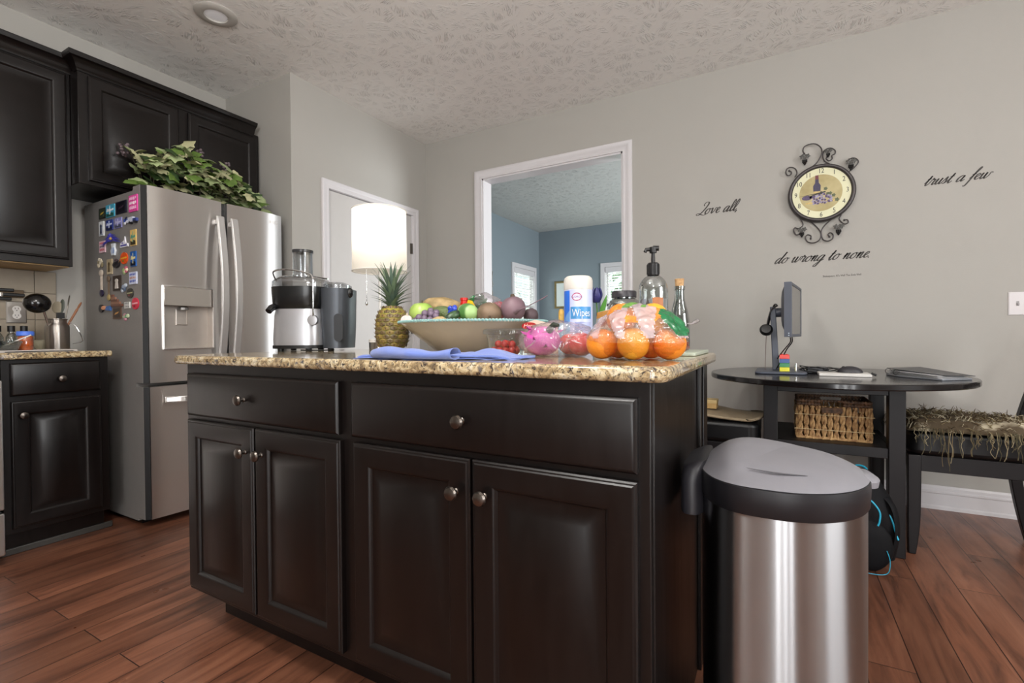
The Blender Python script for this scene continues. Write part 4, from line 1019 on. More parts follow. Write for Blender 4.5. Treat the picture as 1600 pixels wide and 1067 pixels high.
# ================================================================= TABLE LAMP
LX, LY = -1.425, 1.452
lm = thing('table_lamp', 'lit table lamp with white drum shade and pull chain standing on the island', 'lamp', (LX, LY, CT))
sh = bpy.data.materials.new('lit linen shade'); sh.use_nodes = True; nt = sh.node_tree; nt.nodes.remove(nt.nodes['Principled BSDF'])
td = nt.nodes.new('ShaderNodeBsdfTranslucent'); td.inputs[0].default_value = lin('#f7f2e8'); df = nt.nodes.new('ShaderNodeBsdfDiffuse'); df.inputs[0].default_value = lin('#dedad2')
mxs = nt.nodes.new('ShaderNodeMixShader'); mxs.inputs[0].default_value = .55; nt.links.new(df.outputs[0], mxs.inputs[1]); nt.links.new(td.outputs[0], mxs.inputs[2]); nt.links.new(mxs.outputs[0], nt.nodes['Material Output'].inputs[0])
m = M(); m.lathe([(.109, .325), (.107, .572)], (LX, LY, CT), 56, cap=False); m.build('lamp_shade', sh, lm, recalc=False)
for z in (.325, .572):
  m = M(); m.tube([(LX+.1085*math.cos(a/28*math.pi), LY+.1085*math.sin(a/28*math.pi), CT+z) for a in range(56)], .0022, 6, closed=True)
  m.build('shade_rim', mat('shade rim', '#d9d5cd', .6, var=.02), lm)
m = M(); m.tube([(LX, LY, CT+.03), (LX, LY, CT+.36)], .006, 12); m.lathe([(.012, .36), (.017, .365), (.017, .41), (.01, .415)], (LX, LY, CT), 16)
for k in range(3):
    a = k*2.094; m.tube([(LX, LY, CT+.40), (LX+.108*math.cos(a), LY+.108*math.sin(a), CT+.40)], .0015, 6)
m.build('pole', mat('white lamp pole', '#cfccc8', .35, .3, var=.02), lm)
m = M(); m.lathe([(.0, .038), (.045, .038), (.047, .036), (.047, .046), (.044, .049), (.0, .049)], (LX, LY, CT), 36, cap=False); m.build('base_top', mat('white marble disc', '#dad7d2', .25, var=.05), lm)
m = M(); m.lathe([(.0, .0), (.046, .0), (.046, .037), (.0, .037)], (LX, LY, CT), 36, cap=False); m.build('base', steel('lamp base steel', '#b3ada5', .18), lm)
m = M()
for k in range(26): m.ball((LX-.030, LY-.045, CT+.36-.0062*k), .0024, 6, 4)
m.ball((LX-.030, LY-.045, CT+.193), (.006, .006, .008), 10, 8); m.build('pull_chain', CHROME, lm)
m = M(); m.ball((LX, LY, CT+.46), (.028, .028, .038), 16, 10); m.build('bulb', mat('lit bulb', '#ffffff', .5, var=.01, emit='#fff2dc', estr=4), lm)
l = bpy.data.lights.new('lamp_bulb_light', 'POINT'); l.energy = 1.7; l.shadow_soft_size = .04; l.color = (1, .985, .96); o = bpy.data.objects.new('lamp_bulb_light', l); col.objects.link(o); o.location = (LX, LY, CT+.515)

# ================================================================= PINEAPPLE
PX, PY = -1.262, 1.347
pa = thing('pineapple', 'whole ripe pineapple standing upright with a spiky green crown', 'pineapple', (PX, PY, CT))
PB = two_tone('pineapple rind', '#6f7a2c', '#a3953c', 42, .35, .62, .5, bump=.3)
def prad(z): t = z/.175; return .060*(1-abs(2*t-1)**3.2)**.5*(1.0-.08*t)+.004
m = M(); m.lathe([(prad(.175*i/24)*.97, .175*i/24) for i in range(25)], (PX, PY, CT+.001), 36); m.build('flesh_body', PB, pa)
mE = M(); NE = 150; ga = math.pi*(3-5**.5)
rows_ = 11
for rI in range(rows_):
    for cI in range(13):
        z = .012+.152*(rI+.0)/(rows_-1); a = 2*math.pi*(cI+.5*(rI % 2))/13; rd = prad(z)
        if rd < .02: continue
        n = Vector((math.cos(a), math.sin(a), (z-.0875)/.0875*.35)).normalized(); c = Vector((PX+math.cos(a)*rd*.96, PY+math.sin(a)*rd*.96, CT+z))
        tx = Vector((-math.sin(a), math.cos(a), 0)); tz = n.cross(tx).normalized()*-1; tz = tz if tz.z > 0 else -tz
        w_ = rd*2*math.pi/13*.5; h_ = .0102
        hexa = [(.93, .46), (0, .95), (-.93, .46), (-.93, -.46), (0, -.95), (.93, -.46)]
        mE.mi = 0 if (rI+cI) % 3 else 1
        v = [c+tx*w_*x+tz*h_*y for x, y in hexa]+[c+tx*w_*.62*x+tz*h_*.62*y+n*.0028 for x, y in hexa]
        mE.add(v, [(i, (i+1) % 6, 6+(i+1) % 6, 6+i) for i in range(6)]+[list(range(6, 12))])
        mE.mi = 2; v = [c+n*.0045+tx*.0025, c+n*.0045-tx*.0025, c+n*.0040-tz*.004, c+n*.0095+tz*.006]
        mE.add(v, [(0, 1, 3), (0, 2, 1), (0, 3, 2), (1, 2, 3)])
mE.build('rind_scales', [mat('scale olive brown', '#6b5a3a', .45, var=.35, vscale=60), mat('scale golden', '#85703a', .45, var=.3, vscale=60), mat('scale tip', '#6b5244', .7, var=.2)], pa, smooth=30)
m = M(); rr = random.Random(3); CR = CT+.168
for k in range(64):
    t = k/63; a = k*ga; Lf = .06+.085*t if t < .8 else .125-.12*(t-.8); base = Vector((PX+math.cos(a)*.016*(1-t*.7), PY+math.sin(a)*.016*(1-t*.7), CR+.07*t))
    out = 1.0-.72*t; d = Vector((math.cos(a), math.sin(a), 0)); w0 = .0095*(1-.25*t)
    pts = []
    for q in range(6):
        s_ = q/5; pts.append(base+d*((out*.9+.12)*Lf*s_**1.25)+Vector((0, 0, 1))*(Lf*(.42+.55*t)*s_-.22*out*Lf*max(0, s_-.45)**1.4))
    sd = Vector((-math.sin(a), math.cos(a), 0)); v = []
    for q, p in enumerate(pts):
        w_ = w0*(1-(q/5)**1.6)+.0003; nrm = Vector((0, 0, 1))*.35*w_
        v += [p-sd*w_+nrm, p-d*.0008, p+sd*w_+nrm]
    m.mi = k % 2; m.add(v, [(q*3+j, q*3+j+1, q*3+4+j, q*3+3+j) for q in range(5) for j in range(2)])
m.build('crown', [mat('crown blue green', '#5b6e60', .5, var=.2, vscale=40), mat('crown green', '#6c8064', .5, var=.2, vscale=40)], pa, smooth=50, recalc=False)

# ================================================================= FRUIT BOWL
BXc, BYc = -.935, 1.405
bw = thing('fruit_bowl', 'large cream ceramic bowl with a blue beaded rim holding fruit and vegetables', 'bowl', (BXc, BYc, CT))
CER = mat('cream ceramic glaze', '#bdb3a4', .28, coat=.4, var=.03)
m = M(); m.lathe([(.0, .001), (.125, .001), (.130, .004), (.20, .060), (.248, .098), (.258, .102), (.258, .106), (.246, .104), (.196, .068), (.125, .014), (.0, .012)], (BXc, BYc, CT), 56, cap=False); m.build('bowl_body', CER, bw, smooth=35)
m = M()
for k in range(150):
    a = 2*math.pi*k/150; m.ball((BXc+.256*math.cos(a), BYc+.256*math.sin(a), CT+.106), (.0066, .0066, .0052), 6, 4)
m.build('beaded_rim', mat('aqua glaze', '#8fb6b4', .3, var=.15, vscale=50), bw)
def fruit(name, label, cat, c, r, mt, fn=None, stem=None, group='fruit and vegetables in the cream bowl', rot=None, nu=24, nv=16):
    m = M(); m.ball((0, 0, 0), r, nu, nv, fn)
    if rot: m.xf(Matrix.Rotation(rot[2], 4, 'Z') @ Matrix.Rotation(rot[1], 4, 'Y') @ Matrix.Rotation(rot[0], 4, 'X'))
    if stem:
        t_ = thing(name, label, cat, c, group); m.build('skin', mt, t_, local=True)
        m2 = M(); m2.tube([Vector(p) for p in stem[0]], stem[1], 8); m2.build('stem', stem[2], t_, local=True); return t_
    return tag(m.build(name, mt, local=True, loc=c), label, cat, group)
BR = mat('brown stem', '#4a3a28', .7, var=.2)
lump = lambda s, sc_=3, am=.08: (lambda d: 1+am*nz(d, sc_, s))
fruit('apple', 'large green apple at the left edge of the fruit bowl', 'apple', (-1.05, 1.262, 1.052), (.042, .042, .038), two_tone('green apple skin', '#7ea43c', '#a8c064', 12, .4, .62, .3), lambda d: 1-.22*math.exp(-((1-abs(d.z))/.06)), stem=([(0, 0, .030), (.003, 0, .042)], .0018, BR))
fruit('mango', 'pale yellow green mango lying behind the green apple', 'mango', (-1.060, 1.392, 1.044), (.050, .036, .034), mat('pale mango skin', '#b9b878', .35, var=.15, vscale=20), lump(2), rot=(0, .2, .6))
fruit('papaya', 'long tan papaya lying at the back left of the fruit bowl', 'papaya', (-1.095, 1.435, 1.080), (.080, .044, .038), two_tone('tan speckled skin', '#8f7a50', '#b59a6c', 40, .4, .65, .6), lump(5, 2, .1), rot=(0, .12, .45))
fruit('avocado', 'dull green avocado lying in the middle of the bowl beside the grapes', 'avocado', (-1.000, 1.332, 1.050), (.048, .031, .026), mat('avocado skin', '#5c6b3e', .5, var=.2, bump=.5, bscale=120), lambda d: 1-.18*d.x, rot=(0, .1, .4))
fruit('watermelon', 'small striped green melon in front of the bowl', 'melon', (-.887, 1.300, 1.050), (.036, .030, .030), two_tone('striped melon rind', '#4c7a3c', '#9ec07c', 5, .35, .65, .35, 'wave', (1, 1, .3)), rot=(0, .3, .2))
fruit('cucumber', 'short dark green cucumber end left of the striped melon', 'cucumber', (-.925, 1.262, 1.036), (.034, .017, .016), two_tone('cucumber skin', '#1f3320', '#3c5a34', 60, .4, .6, .35), rot=(0, -.5, .8))
fruit('beet', 'round brown beet right of the striped melon', 'beet', (-.824, 1.330, 1.045), (.042, .040, .037), two_tone('earthy brown skin', '#5f5040', '#86705a', 18, .35, .65, .6, bump=.2), lump(9, 2, .06), stem=([(.02, -.03, -.01), (.03, -.045, -.02)], [.004, .001], BR))
bt = fruit('beet', 'largest purple beet with a long thin root at the right end of the bowl', 'beet', (-.765, 1.385, 1.062), (.042, .041, .041), two_tone('purple beet skin', '#66505a', '#8b7078', 10, .35, .7, .5, bump=.15), lump(11, 2, .05), stem=([(0, 0, .036), (-.004, 0, .048)], [.010, .006], BR))
m = M(); m.tube(catmull([(.025, -.030, -.014), (.050, -.052, -.008), (.090, -.062, .004), (.14, -.066, .024), (.155, -.067, .032)], 5), [.008-.0065*min(1, i/8) for i in range(21)], 8); m.build('root', mat('beet root', '#7f6870', .6, var=.1), bt, local=True)
fruit('beet', 'small dark beet tucked right behind the largest purple beet', 'beet', (-.735, 1.455, 1.040), (.026, .026, .026), mat('dark beet skin', '#4c3c40', .6, var=.2), lump(4))
fruit('beet', 'reddish pink beet half hidden behind the brown beet', 'beet', (-.845, 1.425, 1.062), (.036, .034, .030), mat('pink beet skin', '#9c5058', .45, var=.25, vscale=30), lump(6))
fruit('potato', 'small pale potato at the front rim of the bowl', 'potato', (-.950, 1.222, 1.020), (.028, .020, .016), mat('pale potato skin', '#b39a6c', .6, var=.1), lump(8, 2, .1), rot=(0, -.2, .3))
fruit('potato', 'brown potato behind the blue capped bottle', 'potato', (-.99, 1.45, 1.045), (.05, .04, .035), mat('brown potato skin', '#8c7450', .6, var=.15), lump(3, 2, .1))
fruit('garlic_bulb', 'white garlic bulb at the far left of the bowl', 'garlic', (-1.065, 1.205, 1.025), (.020, .020, .017), mat('garlic skin', '#cfc6c0', .5, var=.1), lambda d: 1+.08*math.cos(6*math.atan2(d.y, d.x)), stem=([(0, 0, .014), (.002, 0, .026)], [.005, .002], mat('garlic neck', '#b9ab98', .7, var=.1)))
gr = random.Random(2); GRP = mat('dusky purple grape', '#6c5c6e', .45, var=.15, vscale=40)
gpos = [(-1.035, 1.215, 1.024), (-1.020, 1.212, 1.034), (-1.003, 1.218, 1.030), (-.985, 1.225, 1.026), (-1.012, 1.232, 1.048), (-.993, 1.240, 1.046), (-.975, 1.243, 1.038), (-1.030, 1.238, 1.040), (-1.004, 1.252, 1.056), (-.967, 1.230, 1.022), (-.985, 1.258, 1.050)]
gl = ['leftmost low grape by the garlic', 'grape low in front of the green apple', 'grape at the front middle of the bunch', 'front grape beside the small pale potato', 'upper left grape of the bunch', 'grape in the centre of the bunch', 'upper right grape of the bunch by the avocado', 'grape between garlic and apple', 'topmost grape of the bunch', 'rightmost low grape of the bunch', 'grape touching the avocado']
g0 = None
for p_, t_ in zip(gpos, gl):
    if g0 is None:
        m = M(); m.ball((0, 0, 0), (.0115, .0115, .0122), 14, 10); g0 = tag(m.build('grape', GRP, local=True, loc=p_), 'dusky purple '+t_, 'grape', 'purple grapes in the cream bowl')
    else:
        o = g0.copy(); col.objects.link(o); o.location = p_; o['label'] = 'dusky purple '+t_
# blue capped toy-like bottle and red capped bottle
m = M(); rr = random.Random(9)
for k in range(9): m.ball((rr.uniform(-.012, .012), rr.uniform(-.010, .010), rr.uniform(-.012, .012)), (.010, .009, .010), 8, 6)
tag(m.build('bottle_cap', mat('glossy cobalt blue', '#2440b0', .2, coat=.5, var=.25, vscale=60), local=True, loc=(-.935, 1.285, 1.060)), 'crinkled cobalt blue foil top between the avocado and striped melon', 'foil cap')
rb = thing('sauce_bottle', 'yellow bottle lying in the bowl with a bright red ribbed cap', 'bottle', (-.955, 1.375, 1.072))
m = M(); m.lathe([(.0, -.02), (.017, -.018), (.018, .002), (.011, .010), (.011, .014)], (-.955, 1.375, 1.072), 20, cap=False); m.build('bottle_body', mat('yellow bottle plastic', '#cdb832', .35, var=.1), rb)
m = M(); m.lathe([(.012, .006), (.0135, .008), (.0135, .018), (.0115, .020), (.0115, .023), (.0135, .025), (.0135, .034), (.0, .036)], (-.955, 1.375, 1.072), 20, cap=False); m.build('cap', mat('red cap', '#c8241c', .3, var=.05), rb)
# printed produce bag in the bowl
def bagmesh(m, c, r, seed, fn=None, nu=40, nv=26, amp=.10, fl=None, matfn=None):
    v = []
    for i in range(nv+1):
        th = math.pi*i/nv
        for j in range(nu):
            ph = 2*math.pi*j/nu; d = Vector((math.sin(th)*math.cos(ph), math.sin(th)*math.sin(ph), math.cos(th)))
            n_ = noise.noise(d*2.2+Vector((seed, 0, 0)))*amp+abs(noise.noise(d*5+Vector((0, seed, 0))))*amp*.6
            k = 1+n_
            p = Vector((d.x*r[0]*k, d.y*r[1]*k, d.z*r[2]*k))
            if fn: p = fn(p, d)
            p = p+Vector(c)
            if fl is not None: p.z = max(p.z, fl)
            v.append(p)
    o = len(m.v); m.v += [tuple(p) for p in v]
    for i in range(nv):
        for j in range(nu):
            a = [o+i*nu+j, o+(i+1)*nu+j, o+(i+1)*nu+(j+1) % nu, o+i*nu+(j+1) % nu]
            cc = (v[a[0]-o]+v[a[2]-o])/2
            m.f.append(a); m.m.append(matfn(cc) if matfn else 0)
pb = thing('produce_bag', 'clear produce bag printed green and yellow lying on the fruit', 'bag', (-.92, 1.42, 1.075))
m = M(); bagmesh(m, (-.90, 1.415, 1.088), (.075, .045, .034), 3, fn=lambda p, d: Vector((p.x, p.y, p.z-.25*p.x if p.x > 0 else p.z+.12*p.x)), amp=.25, matfn=lambda c: 1 if c.x < -.915 else 0)
m.build('bag_film', [WRAP, mat('green printed film', '#1f6a3c', .2, coat=.4, var=.25, vscale=40)], pb, smooth=60)
m = M(); m.prism([(-.928, 1.076), (-.892, 1.072), (-.905, 1.092), (-.922, 1.096)], 0, .002, lambda u, v, n: (u, 1.352-n, v)); m.build('yellow_print', mat('yellow print', '#e2b91e', .3, var=.05), pb)

# ================================================================= TOWEL
ox, oy = -.77, 1.0
def towel(u, v):
    # u along (left to right), v across (front to back)
    x = -.975+.42*u+.02*v; y = .885+.105*v+.05*abs(u-.45)+(.06*u)
    z = CT+.006
    z += .020*math.exp(-((u-.78)/.11)**2)*(.35+.65*v)+.014*math.exp(-((u-.60)/.06)**2)*v+.010*math.exp(-((u-.35)/.09)**2)*(1-v)
    z += .003*math.sin(u*22+v*5)+.004*math.sin(v*9+u*3)*(.4+u*.4)
    y += .012*math.sin(u*9)
    return (x, y, max(z, CT+.002))
tw = thing('dish_towel', 'periwinkle blue microfiber dish towel folded at the front edge of the island', 'towel', (ox, oy, CT))
TWM = mat('blue microfiber', '#6a80c8', .9, sheen=.4, var=.08, vscale=30, bump=.5, bscale=600)
m = M(); m.grid(60, 20, towel); m.build('upper_layer', TWM, tw, smooth=80, solid=.006, recalc=False)
m = M(); m.grid(50, 16, lambda u, v: (towel(u, v)[0]*1+.015*math.sin(3*v)-.01, towel(u, v)[1]+.018*(v-.3), CT+.0022+.002*abs(math.sin(u*14)))); m.build('lower_layer', TWM, tw, smooth=80, solid=.002, recalc=False)
m = M()
# rolled fold at the front
def roll(u, v):
    a = v*2*math.pi*.9; x = -.92+.26*u; r_ = .010+.004*math.sin(u*7)+.005*math.exp(-((u-.6)/.15)**2)
    return (x, .893+.045*abs(u-.55)+r_*math.cos(a)*1.7, CT+.004+r_+r_*math.sin(a))
m.grid(40, 18, roll); m.build('front_fold', TWM, tw, smooth=80, solid=.0015, recalc=False)

# ================================================================= BERRIES, DRAGON FRUIT, TOMATOES, PACKET
bb = thing('berry_box', 'open clear plastic box of red berries in front of the fruit bowl', 'container', (-.700, 1.225, CT))
def taper(m, c, b, t, z0, z1, n=24, e=5, capb=True):
    lo = sup(b[0], b[1], c[0], c[1], z0, n, e); hi = sup(t[0], t[1], c[0], c[1], z1, n, e)
    k = n; m.add(lo+hi, [(j, (j+1) % k, k+(j+1) % k, k+j) for j in range(k)]+([list(range(k))[::-1]] if capb else []))
m = M(); taper(m, (-.700, 1.225), (.042, .034), (.054, .044), CT+.001, CT+.062, 40)
m.mi = 0; lo = sup(.054, .044, -.700, 1.225, CT+.062, 40, 5); hi = sup(.062, .051, -.700, 1.225, CT+.063, 40, 5); h2 = sup(.062, .051, -.700, 1.225, CT+.074, 40, 5); h3 = sup(.056, .046, -.700, 1.225, CT+.078, 40, 5)
v = lo+hi+h2+h3; m.add(v, [(r_*40+j, r_*40+(j+1) % 40, (r_+1)*40+(j+1) % 40, (r_+1)*40+j) for r_ in range(3) for j in range(40)]+[list(range(120, 160))])
m.build('plastic_box', CLAM, bb, smooth=30)
rr = random.Random(12); b0 = None; RASP = mat('red berry', '#c22828', .35, coat=.3, var=.25, vscale=80)
bl = [('at the front left corner', -.745, 1.222, 0), ('at the front centre left', -.725, 1.220, 0), ('at the front centre right', -.705, 1.220, 0), ('at the front right corner', -.686, 1.224, 0), ('at the left side', -.748, 1.243, 0), ('in the middle of the bottom layer', -.716, 1.243, 0), ('at the right side', -.684, 1.246, 0), ('at the back left', -.740, 1.266, 0), ('at the back right', -.695, 1.266, 0), ('heaped at upper left', -.735, 1.232, 1), ('heaped at the top centre', -.713, 1.230, 1), ('heaped at upper right', -.692, 1.236, 1), ('heaped at the back', -.718, 1.256, 1)]
for t_, x, y, q in bl:
    x += .015; y -= .020
    p_ = (x, y, CT+.0135+.018*q+.002*rr.random())
    if b0 is None:
        m = M(); m.ball((0, 0, 0), (.0115, .0115, .012), 12, 8, lambda d: 1+.07*math.sin(9*math.atan2(d.y, d.x))*math.sin(8*d.z)); b0 = tag(m.build('berry', RASP, local=True, loc=p_), 'red berry '+t_+' of the clear box', 'berry', 'red berries in the clear box')
    else:
        o = b0.copy(); col.objects.link(o); o.location = p_; o.rotation_euler = (rr.random()*3, rr.random()*3, 0); o['label'] = 'red berry '+t_+' of the clear box'
# dragon fruit in film
PK = two_tone('dragon fruit skin', '#c03a96', '#d85ab0', 9, .35, .65, .35)
df_ = thing('dragon_fruit', 'bright pink dragon fruit inside the clear produce bag', 'dragon fruit', (-.570, 1.195, CT+.044))
m = M(); m.ball((-.570, 1.195, CT+.043), (.052, .043, .041), 28, 18, lump(2, 2, .07)); m.build('skin', PK, df_)
m = M()
for (a, z, L_) in ((.3, .02, .030), (1.3, .028, .028), (2.4, .02, .026), (-.5, .03, .034), (-1.6, .0, .026), (-2.6, .015, .028), (.1, -.012, .025), (3.0, -.01, .022), (-1.0, -.018, .022), (-2.0, .03, .026)):
    c = Vector((-.570+.046*math.cos(a), 1.195+.038*math.sin(a), CT+.043+z)); d = Vector((math.cos(a), math.sin(a), .55)).normalized(); s_ = Vector((-math.sin(a), math.cos(a), 0))
    m.add([c-s_*.009, c+s_*.009, c+d*L_*.35+s_*.004, c+d*L_*.65+Vector((0, 0, .004)), c+d*L_*.35-s_*.004, c-d*.004+Vector((0, 0, .010))], [(0, 1, 2, 3, 4), (0, 5, 1), (1, 5, 2), (2, 5, 3), (3, 5, 4), (4, 5, 0)])
m.build('fruit_scales', mat('scale pink green', '#a84a88', .4, var=.3, vscale=30), df_, smooth=30)
m = M(); m.tube([(-.540, 1.175, CT+.07), (-.520, 1.165, CT+.086), (-.505, 1.16, CT+.084)], [.010, .008, .004], 8); m.build('stem', mat('dark stem', '#2c3428', .6, var=.2), df_)
TM = mat('red tomato skin', '#c03028', .25, coat=.3, var=.12, vscale=20)
fruit('tomato', 'red tomato at the front right of the clear produce bag', 'tomato', (-.468, 1.225, CT+.034), (.036, .034, .031), TM, lambda d: 1+.02*math.cos(5*math.atan2(d.y, d.x)), stem=([(0, 0, .030), (.002, 0, .036)], .003, mat('green calyx', '#3c5a2c', .6, var=.1)), group='tomatoes in the produce bag')
fruit('tomato', 'second red tomato hidden behind, next to the wipes canister', 'tomato', (-.515, 1.262, CT+.033), (.033, .033, .030), TM, group='tomatoes in the produce bag')
bg1 = thing('produce_bag', 'crinkled clear produce bag round the dragon fruit and tomatoes', 'bag', (-.53, 1.21, CT))
def lidf(p, d): 
    return Vector((p.x, p.y, p.z*(1.0 if p.z < 0 else (1.0-.15*abs(p.x)/.11))))
m = M(); bagmesh(m, (-.530, 1.212, CT+.044), (.112, .068, .056), 7, fn=lidf, nu=64, nv=40, amp=.13, fl=CT+.0015); m.build('bag_film', WRAP, bg1, smooth=70)
m = M(); rr = random.Random(4)
for k in range(11):
    a0 = Vector((-.53+rr.uniform(-.08, .08), 1.150+rr.uniform(-.006, .012), CT+.02+rr.random()*.05)); d = Vector((rr.uniform(-1, 1), -.1, rr.uniform(-.7, .7))).normalized()*rr.uniform(.012, .03); s_ = Vector((d.z, 0, -d.x)).normalized()*.0016
    m.add([a0-d, a0+s_, a0+d, a0-s_+Vector((0, -.003, 0))], [(0, 1, 2, 3)])
m.build('film_creases', thin_clear('film crease', '#ffffff', .35, .05, body=.35, bodycol='#f3e6ee'), bg1)
pk = thing('snack_packet', 'cream snack packet with a red oval logo behind the berry box', 'packet', (-.65, 1.335, CT))
def packet(u, v, s_=1):
    puff = .016*math.sin(math.pi*u)**.6*math.sin(math.pi*min(1, v*1.02))**.5
    return (-.700+.125*u, 1.335-puff*s_-.02*u, CT+.002+(.105-.03*abs(u-.35))*v)
m = M(); m.grid(18, 14, lambda u, v: packet(u, v, 1)); m.grid(18, 14, lambda u, v: packet(u, v, -1)); m.build('foil_pouch', two_tone('cream packet print', '#d8c0b0', '#c98f5c', 14, .5, .7, .3), pk, smooth=60)
m = M(); fp = lambda u, v, n: (-.672+u, 1.3175-n+.0, CT+.088+v); m.prism(oval(0, 0, .026, .011, 24), 0, .0015, fp); m.build('logo_oval', mat('red logo', '#b02a2c', .35, var=.08), pk)
m = M(); text_into(m, 'Hero', .017, lambda u, v, n: fp(u, v, .0017), sx=1.1, shear=.3); m.build('logo_text', mat('logo cream', '#efe0d0', .4, var=.02), pk, smooth=0)

# ================================================================= WIPES CANISTER
WX, WY = -.505, 1.303
wc = thing('wipes_canister', 'tall white and blue disinfecting wipes canister on the island', 'canister', (WX, WY, CT))
WR = .0405
m = M(); m.lathe([(.0, .0), (.038, .0), (WR, .004), (WR, .190), (.039, .195)], (WX, WY, CT), 40, cap=False); m.build('canister_body', mat('white canister', '#ccd2e4', .4, var=.01), wc)
m = M(); m.lathe([(.041, .188), (.0415, .190), (.0415, .214), (.039, .222), (.033, .227), (.0, .229)], (WX, WY, CT), 40, cap=False); m.build('cap', mat('cream cap', '#d4d0c8', .4, var=.02), wc)
AW = math.atan2(-WY, -WX)  # towards the viewer's side
def onw(a, z, n=0): r_ = WR+.0006+n; return (WX+r_*math.cos(AW+a), WY+r_*math.sin(AW+a), CT+z)
def wpatch(name, a0, a1, z0, z1, mt, n=0, wave=None):
    m = M(); m.grid(14, 6, lambda u, v: onw(a0+(a1-a0)*u, z0+(z1-z0)*v if not wave else z0+(z1-z0)*v+wave(u, v), n)); m.build(name, mt, wc, smooth=60)
wpatch('label', -1.55, 1.6, .02, .186, mat('pale lilac label', '#bcc4e2', .35, var=.03))
wpatch('label_blue_field', -1.3, -.62, .095, .184, mat('bright blue print', '#2a6ad0', .35, var=.1), .0003)
wpatch('label_aqua_field', -1.3, -.60, .04, .10, mat('aqua print', '#8cc0dc', .35, var=.15, vscale=20), .0003, lambda u, v: .03*u*v)
wpatch('label_text_block', -.25, 1.0, .025, .095, two_tone('small print', '#8890bc', '#a8b0d6', 3, .45, .55, .4, 'wave', (1, 1, 60)), .0003)
wpatch('label_blue_band', -.55, 1.0, .104, .138, mat('teal blue band', '#3f86bc', .35, var=.2, vscale=50), .0004)
m = M(); text_into(m, 'Wipes', .030, lambda u, v, n: onw(.22+u/WR*.75, .120+v, .0010), sx=.9); m.build('label_letters', mat('pale letters', '#d6dcea', .35, var=.02), wc, smooth=0)
m = M(); m.add([onw(-.1+.34*math.cos(t/24*2*math.pi)+.0, .166+.0115*math.sin(t/24*2*math.pi), .0006) for t in range(24)], [list(range(24))]); m.build('logo_oval', mat('crimson ring', '#a83a5c', .35, var=.05), wc, smooth=0)
m = M(); m.add([onw(-.1+.29*math.cos(t/24*2*math.pi), .166+.0088*math.sin(t/24*2*math.pi), .0010) for t in range(24)], [list(range(24))]); m.build('logo_field', mat('logo pale field', '#c9c4dc', .35, var=.02), wc, smooth=0)
m = M(); text_into(m, 'CLOROX', .0075, lambda u, v, n: onw(-.1+u/WR, .166+v, .0014)); m.build('logo_text', mat('logo navy', '#6a3c6c', .35, var=.02), wc, smooth=0)

# ================================================================= TULIP, JAR, BOTTLES, BOARD, ORANGES
vs = thing('flower_vase', 'slim clear glass bud vase behind the wipes canister', 'vase', (-.49, 1.455, CT))
m = M(); m.lathe([(.0, .001), (.020, .001), (.022, .01), (.014, .05), (.012, .09), (.016, .098)], (-.49, 1.455, CT), 20, cap=False); m.build('vase_body', GLASS, vs)
tl = thing('tulip', 'single dark purple tulip with one green leaf beside the wipes canister', 'flower', (-.49, 1.455, CT+.01))
m = M(); m.tube(catmull([(-.49, 1.455, CT+.01), (-.493, 1.45, CT+.08), (-.500, 1.445, CT+.165)], 5), .0022, 8); m.build('stem', mat('tulip stem', '#4c7a34', .5, var=.1), tl)
m = M()
for k in range(6):
    a = k*1.047; ca, sa = math.cos(a), math.sin(a)
    m.grid(6, 8, lambda u, v: (-.499+(.004+.0155*math.sin(math.pi*(.12+.70*v)))*math.cos(a+(u-.5)*1.2*(1-.45*v)), 1.444+(.004+.0155*math.sin(math.pi*(.12+.70*v)))*math.sin(a+(u-.5)*1.2*(1-.45*v)), CT+.160+.048*v-.010*abs(u-.5)*v))
m.build('petals', mat('purple petals', '#2c2c66', .5, var=.2, vscale=40), tl, smooth=60)
m = M(); m.grid(4, 10, lambda u, v: (-.494+.028*v+(u-.5)*.018*math.sin(math.pi*(.08+.9*v)), 1.450-.004*v, CT+.105+.075*v-.02*v*(1-v)+.006*abs(u-.5))); m.build('leaf', mat('tulip leaf', '#4f8a34', .45, var=.12), tl, smooth=60, solid=.0006)
m = M(); rrk = [0]
def snack(u, v, s_): return (-.495+.05*u+.01*v, 1.405-s_*.008*math.sin(math.pi*u)**.5*math.sin(math.pi*v)**.5, CT+.002+.125*v+.01*u)
sn = thing('snack_packet', 'small white orange and red packet standing between wipes and oranges', 'packet', (-.47, 1.405, CT))
m.grid(10, 10, lambda u, v: snack(u, v, 1)); m.grid(10, 10, lambda u, v: snack(u, v, -1)); m.build('foil_pouch', mat('white foil', '#d0ccc4', .3, var=.1, vscale=50), sn, smooth=60)
for (v0, v1, cc, nm) in ((.84, .99, '#c8904c', 'orange_band'), (.60, .72, '#b83028', 'red_band'), (.34, .5, '#3c7a5c', 'green_band')):
    m = M(); m.grid(8, 3, lambda u, v: tuple(Vector(snack(.05+.9*u, v0+(v1-v0)*v+.1*u*(.5 if nm != 'orange_band' else 0), 1))+Vector((0, -.0012, 0)))); m.build(nm, mat('packet '+nm, cc, .35, var=.15, vscale=60), sn, smooth=60)
sb = thing('slim_bottle', 'tiny slim bottle with a yellow label left of the wipes canister', 'bottle', (-.632, 1.475, CT))
m = M(); m.lathe([(.0, .0), (.010, .0), (.010, .09), (.007, .10)], (-.632, 1.475, CT), 16, cap=False); m.build('bottle_body', mat('aqua plastic', '#7fb4cc', .3, var=.05), sb)
m = M(); m.lathe([(.007, .10), (.0095, .101), (.0095, .135), (.006, .145), (.0, .146)], (-.632, 1.475, CT), 16, cap=False); m.build('cap', mat('yellow brown cap', '#c8a04c', .4, var=.2, vscale=90), sb)
